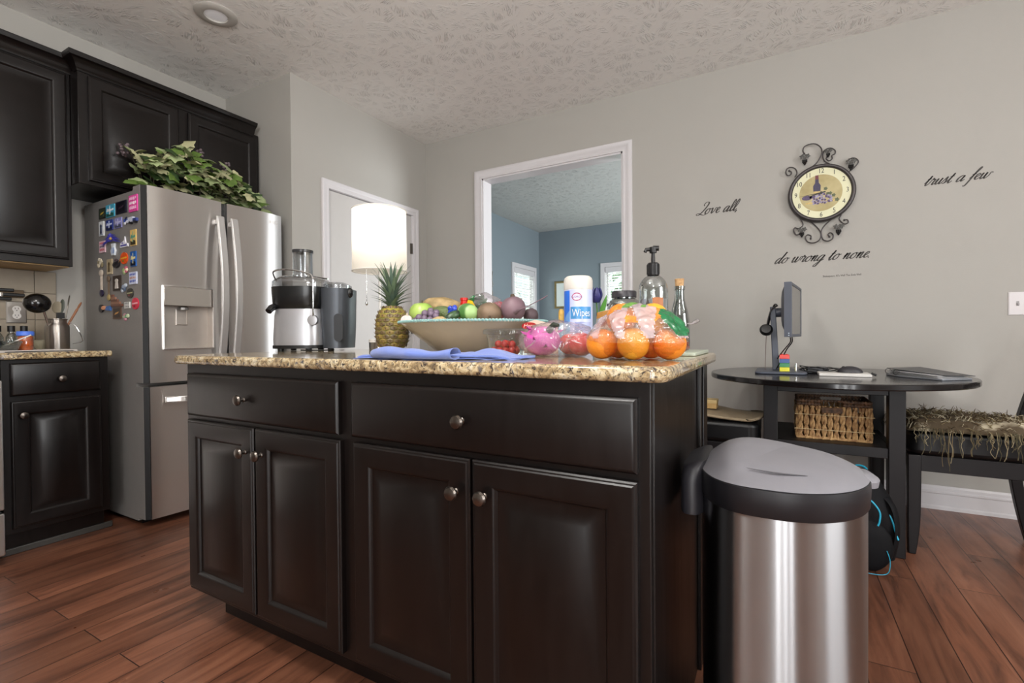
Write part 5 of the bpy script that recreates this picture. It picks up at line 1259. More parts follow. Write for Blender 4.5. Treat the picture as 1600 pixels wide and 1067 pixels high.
# big jar with dark lid
JRx, JRy = -.437, 1.535
jj = thing('glass_jar', 'large clear glass jar with a flat dark lid behind the bag of oranges', 'jar', (JRx, JRy, CT))
m = M(); m.lathe([(.0, .001), (.050, .001), (.053, .006), (.053, .150), (.046, .168), (.037, .174), (.037, .182), (.035, .182), (.035, .172), (.044, .165), (.050, .148), (.050, .008), (.0, .006)], (JRx, JRy, CT), 36, cap=False); m.build('glass_body', GLASSD, jj)
m = M(); m.lathe([(.038, .178), (.0395, .179), (.0395, .196), (.037, .199), (.0, .199)], (JRx, JRy, CT), 36, cap=False); m.build('lid', mat('charcoal lid', '#3c3a3e', .4, .3, var=.05), jj)
m = M(); m.grid(12, 3, lambda u, v: (JRx+.0537*math.cos(-2.2+1.5*u), JRy+.0537*math.sin(-2.2+1.5*u), CT+.085+.055*v)); m.build('label', mat('grey green label', '#8ea49c', .5, var=.1), jj)
# board
m = M(); m.prism(rrect(-.395, -.188, 1.325, 1.600, .012), CT+.0005, CT+.010)
tag(m.build('cutting_board', mat('pale sage board', '#a3ab9a', .35, var=.04), loc=(-.29, 1.46, CT), bevel=.002), 'pale green cutting board under the soap and corked bottles', 'cutting board')
CB = CT+.0105
# soap dispenser
SX_, SY_ = -.318, 1.420
sd_ = thing('soap_dispenser', 'clear round-shouldered soap bottle with a black pump top', 'soap dispenser', (SX_, SY_, CB))
m = M(); pr = [(.0, .001), (.038, .001), (.041, .005), (.041, .175)]+[(.041*math.cos(a/8*math.pi/2*.93), .175+.046*math.sin(a/8*math.pi/2)) for a in range(1, 8)]+[(.013, .222), (.013, .232)]
m.lathe(pr, (SX_, SY_, CB), 36, cap=False); m.build('bottle_body', GLASSD, sd_)
m = M(); m.lathe([(.0, .004), (.037, .004), (.038, .008), (.038, .150), (.0, .151)], (SX_, SY_, CB), 30, cap=False); m.build('liquid', thin_clear('pale soap', '#eceaf0', .1, .1, body=.7, bodycol='#e6e3e8'), sd_)
m = M(); m.lathe([(.0165, .220), (.0175, .221), (.0175, .252), (.014, .256), (.006, .257), (.005, .285), (.0, .285)], (SX_, SY_, CB), 24, cap=False)
for k in range(20):
    a = k*math.pi/10; m.box(SX_+.0172*math.cos(a)-.001, SX_+.0172*math.cos(a)+.001, SY_+.0172*math.sin(a)-.001, SY_+.0172*math.sin(a)+.001, CB+.223, CB+.25)
m.lathe([(.0, .285), (.010, .285), (.0105, .290), (.0095, .302), (.0, .304)], (SX_, SY_, CB), 16, cap=False); m.tube([(SX_-.004, SY_, CB+.296), (SX_-.019, SY_-.006, CB+.295), (SX_-.021, SY_-.007, CB+.288)], [.006, .0055, .005], 10); m.tube([(SX_, SY_, CB+.298), (SX_+.016, SY_+.004, CB+.298)], [.008, .0075], 10)
m.build('pump', BLACK, sd_)
asd = math.atan2(-SY_, -SX_)
m = M(); m.grid(10, 4, lambda u, v: (SX_+.0416*math.cos(asd-.05+.75*u), SY_+.0416*math.sin(asd-.05+.75*u), CB+.118+.035*v)); m.build('label', mat('copper brown label', '#a8683c', .5, var=.15, vscale=30), sd_)
m = M(); m.grid(6, 4, lambda u, v: (SX_+.0416*math.cos(asd-.55+.35*u), SY_+.0416*math.sin(asd-.55+.35*u), CB+.108+.045*v*(1-abs(u-.5)))); m.build('label_mark', mat('dark label mark', '#4c4844', .5, var=.1), sd_)
# corked bottle
CX_, CY_ = -.256, 1.485
cb_ = thing('corked_bottle', 'slender clear glass bottle with a cork stopper behind the oranges', 'bottle', (CX_, CY_, CB))
m = M(); m.lathe([(.0, .001), (.026, .001), (.029, .006), (.029, .080), (.024, .115), (.015, .150), (.0135, .178), (.016, .180), (.016, .190), (.0125, .191), (.0115, .178), (.013, .150), (.022, .113), (.026, .08), (.026, .01), (0, .008)], (CX_, CY_, CB), 30, cap=False); m.build('bottle_body', GLASSD, cb_)
m = M(); m.lathe([(.010, .182), (.012, .192), (.0135, .212), (.0, .213)], (CX_, CY_, CB), 18, cap=False); m.build('cork', two_tone('cork', '#a07c54', '#c09a6c', 90, .4, .6, .8), cb_)
# oranges
OM = mat('orange peel', '#dd8420', .38, coat=.15, var=.10, vscale=10, bump=.25, bscale=260); OM2 = mat('golden orange peel', '#e0a02a', .38, coat=.15, var=.10, vscale=10, bump=.25, bscale=260)
opos = [(-.362, 1.085, .037, 0, 'at the bottom left of the mesh bag'), (-.287, 1.080, .037, 1, 'at the bottom centre of the mesh bag'), (-.213, 1.110, .037, 0, 'at the bottom right of the mesh bag'), (-.345, 1.160, .037, 1, 'at the back left of the bag bottom'), (-.268, 1.168, .037, 0, 'at the back right of the bag bottom'), (-.325, 1.120, .096, 0, 'heaped at the upper left of the bag'), (-.253, 1.125, .094, 1, 'heaped at the upper right of the bag')]
og = None
for x, y, z, q, t_ in opos:
    lb = ('golden ' if q else 'deep ')+'orange '+t_; n_ = 'orange'
    if og is None:
        og = thing('orange', lb, 'orange', (x, y, CT+z), 'oranges in the mesh bag')
        m = M(); m.ball((0, 0, 0), (.0365, .0365, .0355), 28, 18, lambda d: 1-.03*math.exp(-((1-d.z)/.02))); m.build('peel', OM, og, local=True)
        m = M(); m.lathe([(.0, .0345), (.003, .0350), (.0025, .0362), (.0, .0364)], (0, 0, 0), 8, cap=False); m.build('navel', mat('orange navel', '#6c7a34', .7, var=.1), og, local=True)
    else:
        o = dup(og, (x, y, CT+z), rot=(x*9, y*7, 0), label=lb, group='oranges in the mesh bag')
        if q:
            for ch in o.children:
                if ch.name.startswith('peel'): ch.data = ch.data.copy(); ch.data.materials[0] = OM2
ob = thing('orange_bag', 'clear plastic bag of oranges with a green and orange printed top and red net bottom', 'bag', (-.29, 1.12, CT))
FILM2 = thin_clear('orange bag film', '#fff6ee', .16, .05, bump=1.0, bscale=30, body=.07, bodycol='#ffe6cc', dist=.010)
PINK = thin_clear('pale printed film', '#f2dfe4', .16, .1, bump=.8, bscale=24, body=.42, bodycol='#ead8dc', dist=.008)
ORP = mat('orange fruit print', '#d08030', .25, coat=.3, var=.3, vscale=50); GRP2 = mat('green leaf print', '#5f8c3e', .25, coat=.3, var=.2, vscale=40); DGR = mat('deep green print', '#17683c', .25, coat=.3, var=.12, vscale=30)
RNET = bpy.data.materials.new('red net'); RNET.use_nodes = True; nt = RNET.node_tree
tcn = nt.nodes.new('ShaderNodeTexCoord'); wv = nt.nodes.new('ShaderNodeTexWave'); wv.bands_direction = 'Z'; wv.inputs['Scale'].default_value = 110; nt.links.new(tcn.outputs['Object'], wv.inputs[0])
trn = nt.nodes.new('ShaderNodeBsdfTransparent'); mxn = nt.nodes.new('ShaderNodeMixShader'); mrn = nt.nodes.new('ShaderNodeMapRange'); mrn.inputs['To Min'].default_value = .05; mrn.inputs['To Max'].default_value = .38
nt.links.new(wv.outputs['Fac'], mrn.inputs['Value']); nt.links.new(mrn.outputs[0], mxn.inputs[0]); nt.nodes['Principled BSDF'].inputs['Base Color'].default_value = lin('#c0281c'); nt.nodes['Principled BSDF'].inputs['Roughness'].default_value = .4
nt.links.new(trn.outputs[0], mxn.inputs[1]); nt.links.new(nt.nodes['Principled BSDF'].outputs[0], mxn.inputs[2]); nt.links.new(mxn.outputs[0], nt.nodes['Material Output'].inputs[0])
def omat(c):
    x, z = c.x, c.z-CT; n_ = noise.noise(Vector((x*14, c.y*8, z*14)))
    if z < .040: return 1
    if x > -.232 and z > .055 and abs((z-.135)+(x+.232)*1.15) < .030: return 5
    if z > .116 and x < -.315: return 3 if n_ > -.25 else 4
    if z > .120 and x < -.262: return 4 if n_ > -.2 else 2
    wv_ = math.cos(2*math.pi*(x+.305+.35*(z-.06))/.062)
    if z > .050 and wv_ > .70-min(1.45, (z-.050)*24): return 2
    if z > .085 and n_ > .12: return 3
    return 0
m = M(); bagmesh(m, (-.290, 1.122, CT+.052), (.118, .092, .070), 21, nu=150, nv=96, amp=.12, fl=CT+.0015, fn=lambda p, d: Vector((p.x*(1-.25*max(0, p.z)/.08), p.y*(1-.35*max(0, p.z)/.08), p.z*1.12 if p.z > 0 else p.z*.85)), matfn=omat)
m.build('bag_film', [FILM2, RNET, PINK, ORP, GRP2, DGR], ob, smooth=70)
m = M(); pr = catmull([(-.225, 1.14, CT+.10), (-.195, 1.15, CT+.085), (-.175, 1.16, CT+.082), (-.160, 1.165, CT+.090)], 4); m.tube(pr, [.018, .014, .008, .005, .004, .004, .005, .007, .009, .011, .013, .014, .015], 8, flat=.3); m.build('twisted_end', WRAP, ob)

# ================================================================= WALL CLOCK
CKX, CKZ, YW = .226, 1.814, YB
ck = thing('wall_clock', 'round iron framed wall clock with wine picture and scrolled grape vine ornaments', 'clock', (CKX, YW, CKZ))
IRON = mat('dark wrought iron', '#4c4848', .42, .6, var=.12, vscale=60)
def cy_(d): return lambda u, v, n: (CKX+u, YW-d-n, CKZ+v)
m = M(); prof = [(.148, .030), (.150, .040), (.156, .046), (.164, .047), (.170, .042), (.172, .034), (.172, .012), (.150, .012)]
m.lathe([(r_, -n) for r_, n in prof], (0, 0, 0), 64, cap=False, fn=lambda x, y, z: (CKX+x, YW+z, CKZ+y)); m.build('ring_frame', IRON, ck, smooth=50)
m = M(); m.prism(oval(0, 0, .152, .152, 64), .012, .034, cy_(0)); m.build('clock_face', mat('cream dial', '#dedcb8', .45, var=.03, vscale=12), ck)
m = M(); m.prism(oval(-.003, 0, .109, .109, 56), .034, .0345, cy_(0)); m.build('medallion', two_tone('aged parchment', '#a8996a', '#c6b98a', 9, .35, .68, .6), ck)
m = M()
for (x, z), t_ in zip([(-.0003, .130), (.065, .1126), (.1126, .065), (.130, 0), (.1126, -.065), (.065, -.1126), (0, -.130), (-.065, -.1126), (-.1126, -.065), (-.130, 0), (-.1126, .065), (-.065, .1126)], ['12', '1', '2', '3', '4', '5', '6', '7', '8', '9', '10', '11']):
    text_into(m, t_, .040, lambda u, v, n, x=x, z=z: (CKX+x+u, YW-.0343-n, CKZ+z+v), sx=.78, depth=.0006)
m.build('numerals', mat('dial black', '#34322e', .5, var=.02), ck, smooth=0)
# painted bottle and grapes
m = M(); g = cy_(.0345)
m.mi = 0; m.prism([(-.040, .005), (-.004, .005), (-.002, .045), (-.012, .062), (-.014, .105), (-.030, .105), (-.031, .062), (-.041, .045)], 0, .0004, g)
m.mi = 1; m.prism([(-.0145, .083), (-.0295, .083), (-.030, .107), (-.014, .107)], .0004, .0007, g)
m.mi = 2; m.prism([(-.040, .0), (-.005, .0), (-.005, .012), (-.040, .012)], .0004, .0007, g); m.prism([(-.08, -.06), (.08, -.058), (.075, -.045), (-.08, -.05)], 0, .0003, g)
m.mi = 3; m.prism(oval(-.072, -.022, .027, .014, 18), 0, .0005, g); m.prism([(-.060, -.014), (-.030, -.006), (-.030, -.018), (-.058, -.028)], 0, .0005, g)
rr = random.Random(8)
for k in range(62):
    u = rr.uniform(-.045, .052); v = -.062+rr.random()*(.058-.35*abs(u-.005)); m.mi = 4 if rr.random() < .55 else 3; m.prism(oval(u, v, .0062, .0062, 10), .0005+k*1e-5, .0008+k*1e-5, g)
m.mi = 5
for (u, v, r_) in ((.022, .022, .012), (.045, -.008, .012), (.062, -.022, .012), (.078, -.050, .013), (.032, -.008, .010)):
    m.prism([(u+r_*(1-.35*(q % 2))*math.cos(q*math.pi/5), v+r_*(1-.35*(q % 2))*math.sin(q*math.pi/5)) for q in range(10)], .0005, .0009, g)
m.build('still_life_print', [mat('print plum', '#3a3350', .5, var=.25, vscale=90), mat('print wine red', '#6b3038', .5, var=.2), mat('print straw', '#c9b070', .5, var=.2, vscale=90), mat('print violet', '#574668', .5, var=.3, vscale=120), mat('print lilac', '#9c94ac', .5, var=.3, vscale=120), mat('print leaf', '#5c6448', .5, var=.25, vscale=90)], ck, smooth=0)
HAND = mat('clock hand black', '#201e1c', .4, var=.02)
def hand(dx, dz, L_, w_, y):
    d = Vector((dx, dz)).normalized(); s_ = Vector((-d.y, d.x)); m = M()
    m.prism([tuple(-d*.022-s_*w_), tuple(s_*-w_*1.3), tuple(d*L_), tuple(s_*w_*1.3), tuple(-d*.022+s_*w_)], y, y+.001, cy_(0)); return m
hand(-.127, -.012, .118, .0022, .0375).build('minute_hand', HAND, ck); hand(-.121, -.030, .080, .0030, .0362).build('hour_hand', HAND, ck)
m = M(); m.prism(oval(0, 0, .007, .007, 16), .0345, .041, cy_(0)); m.build('centre_boss', HAND, ck)
SC = dict(S1=[(0.163, 1.972), (0.198, 1.992), (0.221, 2.026), (0.231, 2.055), (0.224, 2.087), (0.198, 2.113), (0.166, 2.117), (0.14, 2.107), (0.133, 2.084), (0.14, 2.066)],
 S2=[(0.272, 1.978), (0.244, 2.002), (0.235, 2.034), (0.244, 2.066), (0.272, 2.074), (0.295, 2.056), (0.295, 2.036), (0.281, 2.029), (0.281, 2.009), (0.266, 2.0), (0.252, 2.014), (0.258, 2.026)],
 S3=[(0.091, 1.932), (0.102, 1.955), (0.094, 1.981), (0.073, 1.995), (0.052, 1.992), (0.043, 1.969), (0.052, 1.949), (0.07, 1.952), (0.072, 1.967), (0.061, 1.975)],
 S4=[(0.361, 1.917), (0.389, 1.939), (0.408, 1.965), (0.4, 1.986), (0.381, 1.995), (0.364, 1.99)],
 S5=[(0.162, 1.662), (0.197, 1.623), (0.221, 1.586), (0.225, 1.559), (0.215, 1.532), (0.186, 1.52), (0.156, 1.531), (0.146, 1.557), (0.156, 1.572), (0.174, 1.564), (0.173, 1.547)],
 S6=[(0.289, 1.66), (0.249, 1.624), (0.229, 1.592), (0.228, 1.558), (0.238, 1.533), (0.261, 1.524), (0.283, 1.535), (0.286, 1.559), (0.272, 1.572), (0.261, 1.562), (0.268, 1.549)],
 S7=[(0.112, 1.693), (0.133, 1.638), (0.112, 1.616), (0.09, 1.622), (0.085, 1.602), (0.097, 1.579), (0.115, 1.581)],
 S8=[(0.328, 1.675), (0.317, 1.646), (0.339, 1.617), (0.359, 1.621), (0.356, 1.638), (0.341, 1.639)])
for k_, pts in SC.items():
    m = M(); m.tube(catmull([(x, YW-.026, z) for x, z in pts], 5), .0036, 8); m.ball((pts[-1][0], YW-.026, pts[-1][1]), .0062, 8, 6); m.build('iron_scroll', IRON, ck)
LEAFI = mat('iron leaf', '#5c5b58', .5, .5, var=.15, vscale=60)
for (x, z), sc_ in zip([(0.142, 2.030), (0.261, 2.046), (0.372, 1.960), (0.127, 1.592), (0.312, 1.588)], (1, .75, 1, .9, 1)):
    m = M()
    for (du, dv, r_, a0) in ((-.012, .016, .018, .3), (.014, .016, .018, 1.1), (0, .002, .014, 2.0)):
        c = Vector((x+du*sc_, YW-.034, z+dv*sc_)); pts = [c+Vector((math.cos(a0+q*math.pi/5)*r_*sc_*(1-.4*(q % 2)), -.004*(q % 2), math.sin(a0+q*math.pi/5)*r_*sc_*(1-.4*(q % 2)))) for q in range(10)]
        m.add(pts+[c-Vector((0, .005, 0)), c+Vector((0, .002, 0))], [(i, (i+1) % 10, 10) for i in range(10)]+[((i+1) % 10, i, 11) for i in range(10)])
    m.build('grape_leaf', LEAFI, ck, smooth=20, recalc=False)
    m = M()
    for r_, n_ in enumerate((3, 3, 2, 1)):
        for q in range(n_): m.ball((x+(q-(n_-1)/2)*.009*sc_, YW-.034, z+(-.008-.008*r_)*sc_), .0055*sc_, 8, 6)
    m.build('iron_grapes', mat('black iron grapes', '#22201f', .4, .5, var=.1), ck)
m = M(); m.box(.13, .32, YW-.024, YW, 1.80, 1.83).box(.21, .24, YW-.024, YW, 1.70, 1.92); m.build('mounting_back', IRON, ck)

# ================================================================= VINYL WORDS
LET = {
 'l': ([[(0, .1), (.30, .8), (.42, 1.55), (.30, 2.0), (.16, 1.6), (.12, .6), (.2, .05), (.36, .05), (.55, .35)]], .5),
 'o': ([[(.5, .95), (.22, .85), (.06, .4), (.22, .02), (.5, .12), (.62, .55), (.5, .95), (.62, .82), (.85, .9)]], .82),
 'v': ([[(0, .8), (.12, .97), (.2, .6), (.28, .03), (.55, .4), (.62, .95), (.85, .88)]], .82),
 'e': ([[(0, .3), (.3, .5), (.46, .82), (.32, 1), (.12, .7), (.12, .25), (.32, 0), (.62, .3)]], .6),
 'a': ([[(.62, .85), (.38, 1), (.1, .6), (.1, .1), (.28, 0), (.52, .45), (.66, .98)], [(.66, .98), (.56, .3), (.66, 0), (.9, .3)]], .88),
 'd': ([[(.62, .85), (.38, 1), (.1, .6), (.1, .1), (.28, 0), (.52, .45), (.70, 1.2), (.82, 2.0)], [(.82, 2.0), (.62, .8), (.56, .2), (.68, 0), (.9, .3)]], .88),
 't': ([[(0, .3), (.22, 1), (.34, 1.6)], [(.34, 1.6), (.18, .5), (.24, 0), (.38, .03), (.55, .3)], [(.02, 1.08), (.52, 1.1)]], .52),
 'r': ([[(0, .3), (.22, 1.15), (.30, .9), (.52, .95)], [(.52, .95), (.42, .35), (.50, 0), (.72, .3)]], .68),
 'u': ([[(0, .4), (.16, 1), (.12, .35), (.22, 0), (.45, .25), (.62, 1)], [(.62, 1), (.54, .3), (.64, 0), (.86, .3)]], .84),
 's': ([[(0, .2), (.28, 1.1), (.34, .7), (.40, .25), (.22, 0), (.05, .12)], [(.3, .04), (.6, .35)]], .56),
 'f': ([[(0, .3), (.32, 1.1), (.58, 1.9), (.5, 2.1), (.34, 1.6), (.2, .4), (.06, -.7), (-.08, -.95), (-.2, -.8)], [(.02, .95), (.52, .98)]], .5),
 'w': ([[(0, .6), (.14, 1), (.12, .35), (.24, 0), (.44, .3), (.56, 1)], [(.56, 1), (.52, .3), (.64, 0), (.9, .4), (.95, .98), (1.2, .88)]], 1.1),
 'n': ([[(0, .4), (.16, 1), (.14, .5), (.08, 0)], [(.1, .3), (.34, .9), (.48, .95), (.46, .5), (.46, .1), (.58, 0), (.8, .3)]], .78),
 'g': ([[(.62, .85), (.38, 1), (.1, .6), (.1, .1), (.28, 0), (.52, .45), (.66, .98)], [(.66, .98), (.52, 0), (.34, -.85), (.12, -1.0), (.02, -.75), (.35, -.25), (.88, .28)]], .86),
 'L': ([[(.55, 1.5), (.35, 1.75), (.55, 2.15), (.95, 2.1), (1.0, 1.6), (.72, .7), (.38, .08), (.05, -.1), (-.15, .08), (.1, .25), (.6, .0), (1.1, -.15), (1.5, .15)]], 1.05),
 ',': ([[(.1, .1), (.12, 0), (.02, -.3)]], .3), '.': ([[(.08, .1), (.14, .04), (.08, -.02)]], .3), ' ': ([], .55)}
def script(name, text, x0, z0, x1, xh, label, slant=.55, gap=0):
    wtot = sum(LET[c][1] for c in text); sx = (x1-x0-slant*xh)/wtot/1.0
    m = M(); u0 = 0
    nib = (Vector((math.cos(R(38)), math.sin(R(38))))*.055*xh/.5*.9)
    for c in text:
        for st_ in LET[c][0]:
            pts = catmull([(u, v, 0) for u, v in st_], 6)
            q = []
            for p in pts:
                X = x0+(u0+p.x)*sx+p.y*slant*xh; Z = z0+p.y*xh; q.append(Vector((X, Z)))
            L_ = []
            for i, p in enumerate(q):
                t = (q[min(i+1, len(q)-1)]-q[max(i-1, 0)]).normalized(); n_ = Vector((-t.y, t.x)); wd = xh*(.05+.09*abs(t.y)**1.5*(1 if t.y < 0 else .3))
                if c in ',.': wd = xh*.10
                L_.append((p-n_*wd, p+n_*wd))
            v = [(a.x, YB-.0008, a.y) for a, b in L_]+[(b.x, YB-.0008, b.y) for a, b in L_]; k = len(L_)
            m.add(v, [(i, i+1, k+i+1, k+i) for i in range(k-1)])
        u0 += LET[c][1]
    return tag(m.build(name, SCRIPT, loc=(x0, YB, z0), smooth=0, recalc=False), label, 'wall lettering')
script('wall_lettering', 'Love all,', -.478, 1.779, -.212, .036, 'dark script wall lettering reading Love all, left of the clock', .5)
script('wall_lettering', 'trust a few', .705, 1.788, .990, .030, 'dark script wall lettering reading trust a few right of the clock', .6)
script('wall_lettering', 'do wrong to none.', -.022, 1.414, .485, .034, 'dark script wall lettering reading do wrong to none. below the clock', .6)
m = M(); text_into(m, "Shakespeare, All's Well That Ends Well", .0165, lambda u, v, n: (.236+u, YB-.0006-n*.2, 1.317+v), align='LEFT', shear=.0, sx=.72)
tag(m.build('wall_lettering', SCRIPT, loc=(.236, YB, 1.317), smooth=0), 'tiny printed credit line on the wall under the longest script phrase', 'wall lettering')
# light switch
sw = thing('light_switch', 'white double light switch plate on the right wall', 'light switch', (1.10, YB, 1.12))
m = M(); m.rings(1.049, 1.165, 1.060, 1.180, [(0, 0), (0, .003), (.004, .006), (.008, .0065)], S(YB)); m.build('cover_plate', mat('white plate', '#d9d5d6', .35, var=.01), sw, smooth=20)
for x in (1.084, 1.130):
    m = M(); m.box(x-.005, x+.005, YB-.0085, YB-.006, 1.108, 1.132).box(x-.004, x+.004, YB-.016, YB-.008, 1.112, 1.122); m.build('toggle', mat('toggle grey', '#9c9898', .4, var=.02), sw, bevel=.001)

# ================================================================= ROUND TABLE
TX, TY, TZt = .225, 2.875, .770
TB = mat('black brown table lacquer', '#120f10', .2, spec=.4, coat=.25, var=.1, vscale=6); TBL = mat('black brown legs', '#110e10', .42, spec=.3, var=.12, vscale=6)
tb = thing('round_table', 'round black-brown counter-height table with a lower shelf against the wall', 'table', (TX, TY, 0))
m = M(); m.lathe([(.0, TZt-.026), (.545, TZt-.026), (.548, TZt-.022), (.548, TZt-.004), (.545, TZt), (.0, TZt)], (TX, TY, 0), 96, cap=False); m.build('tabletop', TB, tb, smooth=35)
m = M(); m.box(-.03, .448, 2.605, 2.625, .700, TZt-.026).box(-.03, .448, 3.115, 3.135, .700, TZt-.026).box(-.06, -.04, 2.63, 3.11, .700, TZt-.026).box(.456, .476, 2.63, 3.11, .700, TZt-.026); m.build('apron', TBL, tb, bevel=.002)
for x in (-.062, .418):
    for y in (2.60, 3.08):
        m = M(); m.box(x, x+.060, y, y+.060, 0, TZt-.026); m.build('leg', TBL, tb, bevel=.003)
m = M(); m.box(-.002, .418, 2.605, 2.63, .425, .470).box(-.002, .418, 3.11, 3.135, .425, .470).box(-.04, -.015, 2.66, 3.08, .425, .470).box(.43, .455, 2.66, 3.08, .425, .470).box(-.015, .43, 2.63, 3.11, .455, .470); m.build('lower_shelf', TBL, tb, bevel=.002)
TT = TZt+.0005

# ---- monitor
mn = thing('monitor', 'slim grey computer monitor seen almost edge-on on the round table', 'monitor', (0, 2.89, TT))
A_, B_ = Vector((.055, 2.66)), Vector((.112, 3.115)); dM = (B_-A_).normalized(); nM = Vector((dM.y, -dM.x))  # nM: screen normal (to the right)
GM = mat('slate grey plastic', '#4b505c', .45, var=.04); GM2 = mat('charcoal plastic', '#2a2c31', .4, var=.04)
WM = (B_-A_).length
fm = lambda u, v, n: (A_.x+dM.x*u+nM.x*n, A_.y+dM.y*u+nM.y*n, v)
m = M(); m.rings(0, WM, .957, 1.223, [(0, -.030), (0, 0), (.002, .002), (.014, .002), (.014, -.002)], fm, cap=True); m.build('bezel', GM, mn, smooth=20)
m = M(); m.rings(.014, WM-.014, .971, 1.209, [(0, -.0015), (0, -.0010)], fm); m.build('screen', mat('matte screen', '#6f6c68', .25, spec=.8, var=.02), mn, smooth=0)
m = M(); m.rings(.02, WM-.02, .985, 1.21, [(0, .03), (.03, .045), (.06, .052)], lambda u, v, n: fm(u, v, -n)); m.build('rear_housing', GM, mn, smooth=20)
m = M()
for v in (.965, .975): m.tube([fm(-.0005, v, -.010), fm(-.0035, v, -.010)], .003, 10)
m.build('button', mat('pale buttons', '#a8b4c0', .3, var=.02), mn)
cB = fm(WM/2, 1.08, -.05)
m = M(); m.tube([(cB[0], cB[1], 1.085), (-.01, 2.895, 1.085)], .024, 16); m.build('swivel_arm', GM, mn)
m = M(); m.prism([(-.038, 1.115), (-.012, 1.115), (.006, TT+.012), (-.026, TT+.012)], 2.86, 2.93, lambda u, v, n: (u, n, v)); m.build('stand_post', GM, mn, bevel=.004)
m = M(); m.prism(rrect(-.105, .125, 2.72, 3.04, .03), TT, TT+.012); m.build('stand_base', GM, mn, bevel=.004)
for (a_, b_) in (((.052, 2.72, .955), (-.002, 2.86, .845)), ((.060, 2.74, .955), (.012, 2.84, .83))):
    m = M(); m.tube(catmull([a_, (a_[0], a_[1]+.02, .93), ((a_[0]+b_[0])/2, (a_[1]+b_[1])/2, .89), b_, (b_[0]-.02, b_[1]+.02, TT+.02)], 6), .0028, 6); m.build('cable', BLACK, mn)
# ---- headset hanging on the stand
hs = thing('headset', 'black headset hanging from the monitor stand post', 'headset', (-.05, 2.85, .99))
m = M(); m.tube(catmull([(-.006, 2.855, 1.118), (-.030, 2.848, 1.10), (-.045, 2.842, 1.05), (-.052, 2.84, 1.00)], 6), .0065, 8, flat=.6); m.tube(catmull([(-.006, 2.855, 1.118), (-.015, 2.90, 1.128), (-.035, 2.95, 1.08), (-.05, 2.95, 1.01)], 6), .006, 8, flat=.6); m.build('headband', BLACK, hs)
for (y) in (2.825, 2.955):
    m = M(); st_ = 0; m.lathe([(.0, 0), (.026, 0), (.031, .006), (.031, .016), (.022, .026), (.0, .028)], (0, 0, 0), 22, cap=False); m.xf(Matrix.Translation((-.054, y, .99)) @ Matrix.Rotation(R(70), 4, 'X')); m.build('ear_cup', BLACK, hs)
m = M(); m.tube([(-.054, 2.82, .965), (-.057, 2.82, .88), (-.060, 2.83, TT+.015)], .0014, 6); m.build('cord', mat('thin red brown cord', '#5c4440', .6, var=.05), hs)
# ---- stack of blocks
bcol = [('yellow', '#d8d020'), ('green', '#1f7a44'), ('blue', '#2c4a8c'), ('red', '#d83a30')]
zb = TT+.0125
for i, (cn, hx) in enumerate(bcol):
    wpos = ('lowest', 'second', 'third', 'topmost')[i]
    m = M(); m.box(.006, .050, 2.775, 2.835, zb, zb+.0205)
    for x in (.018, .038):
        for y in (2.79, 2.82): m.lathe([(.005, .0205), (.005, .0235)], (x, y, zb), 10) if i == 3 else None
    tag(m.build('toy_block', mat(cn+' block', hx, .3, var=.03), loc=(.028, 2.805, zb), bevel=.001), cn+' plastic block, '+wpos+(' of the four stacked' if i != 3 else ' of the four stacked')+' beside the monitor stand', 'block', 'stacked colour blocks'); zb += .021
# ---- docking box, cables, notebook, mouse
db = thing('docking_station', 'small black box with tangled cables behind the colour blocks', 'electronics box', (.15, 2.93, TT))
m = M(); m.box(.128, .22, 2.86, 2.98, TT, TT+.030); m.build('case', GM2, db, bevel=.004)
m = M(); m.box(.213, .2215, 2.865, 2.885, TT+.012, TT+.022).box(.14, .16, 2.8585, 2.8602, TT+.01, TT+.02); m.build('ports', BLACK, db)
rr = random.Random(6)
cbx = thing('cable_tangle', 'black cable bundle lying between the small box and the mouse', 'cable', (.2, 2.8, TT))
for k in range(4):
    pts = [(.10+.06*k/2, 2.85, TT+.004)]
    for q in range(6): pts.append((.10+.045*q+rr.uniform(-.012, .012), 2.84+rr.uniform(-.05, .06), TT+.004+rr.random()*.034))
    pts.append((.33, 2.84, TT+.005)); m = M(); m.tube(catmull(pts, 6), .0022, 6); m.build('cable', BLACK, cbx)
m = M(); m.lathe([(.0, 0), (.005, .0), (.005, .03), (.0035, .04), (.0, .041)], (.078, 2.79, TT+.013), 12, cap=False); tag(m.build('usb_adapter', CHROME, loc=(.078, 2.79, TT+.013)), 'tiny silver adapter standing right of the colour blocks', 'adapter')
m = M(); m.prism(rrect(.17, .375, 2.70, 2.83, .004), TT, TT+.014); nb = m.build('notebook', mat('white paper pad', '#d2cfcb', .6, var=.02), loc=(.27, 2.76, TT), bevel=.002); tag(nb, 'white paper pad lying on the round table under the mouse', 'notebook')
ms = thing('computer_mouse', 'black computer mouse resting on the white paper pad', 'mouse', (.30, 2.78, TT+.0145))
m = M(); m.ball((.30, 2.785, TT+.0150), (.052, .031, .030), 24, 14); m.v = [(x, y, max(z, TT+.0148)) for x, y, z in m.v]; m.build('mouse_body', mat('mouse grey black', '#2c2b30', .45, var=.05), ms)
m = M(); m.ball((.275, 2.785, TT+.039), (.008, .003, .005), 10, 8); m.build('scroll_wheel', BLACK, ms)
m = M(); m.tube([(.372, 2.705, TT+.018), (.390, 2.700, TT+.010)], [.006, .005], 10); tag(m.build('marker_cap', BLACK, loc=(.38, 2.70, TT+.01)), 'small black marker cap at the right end of the paper pad', 'cap')
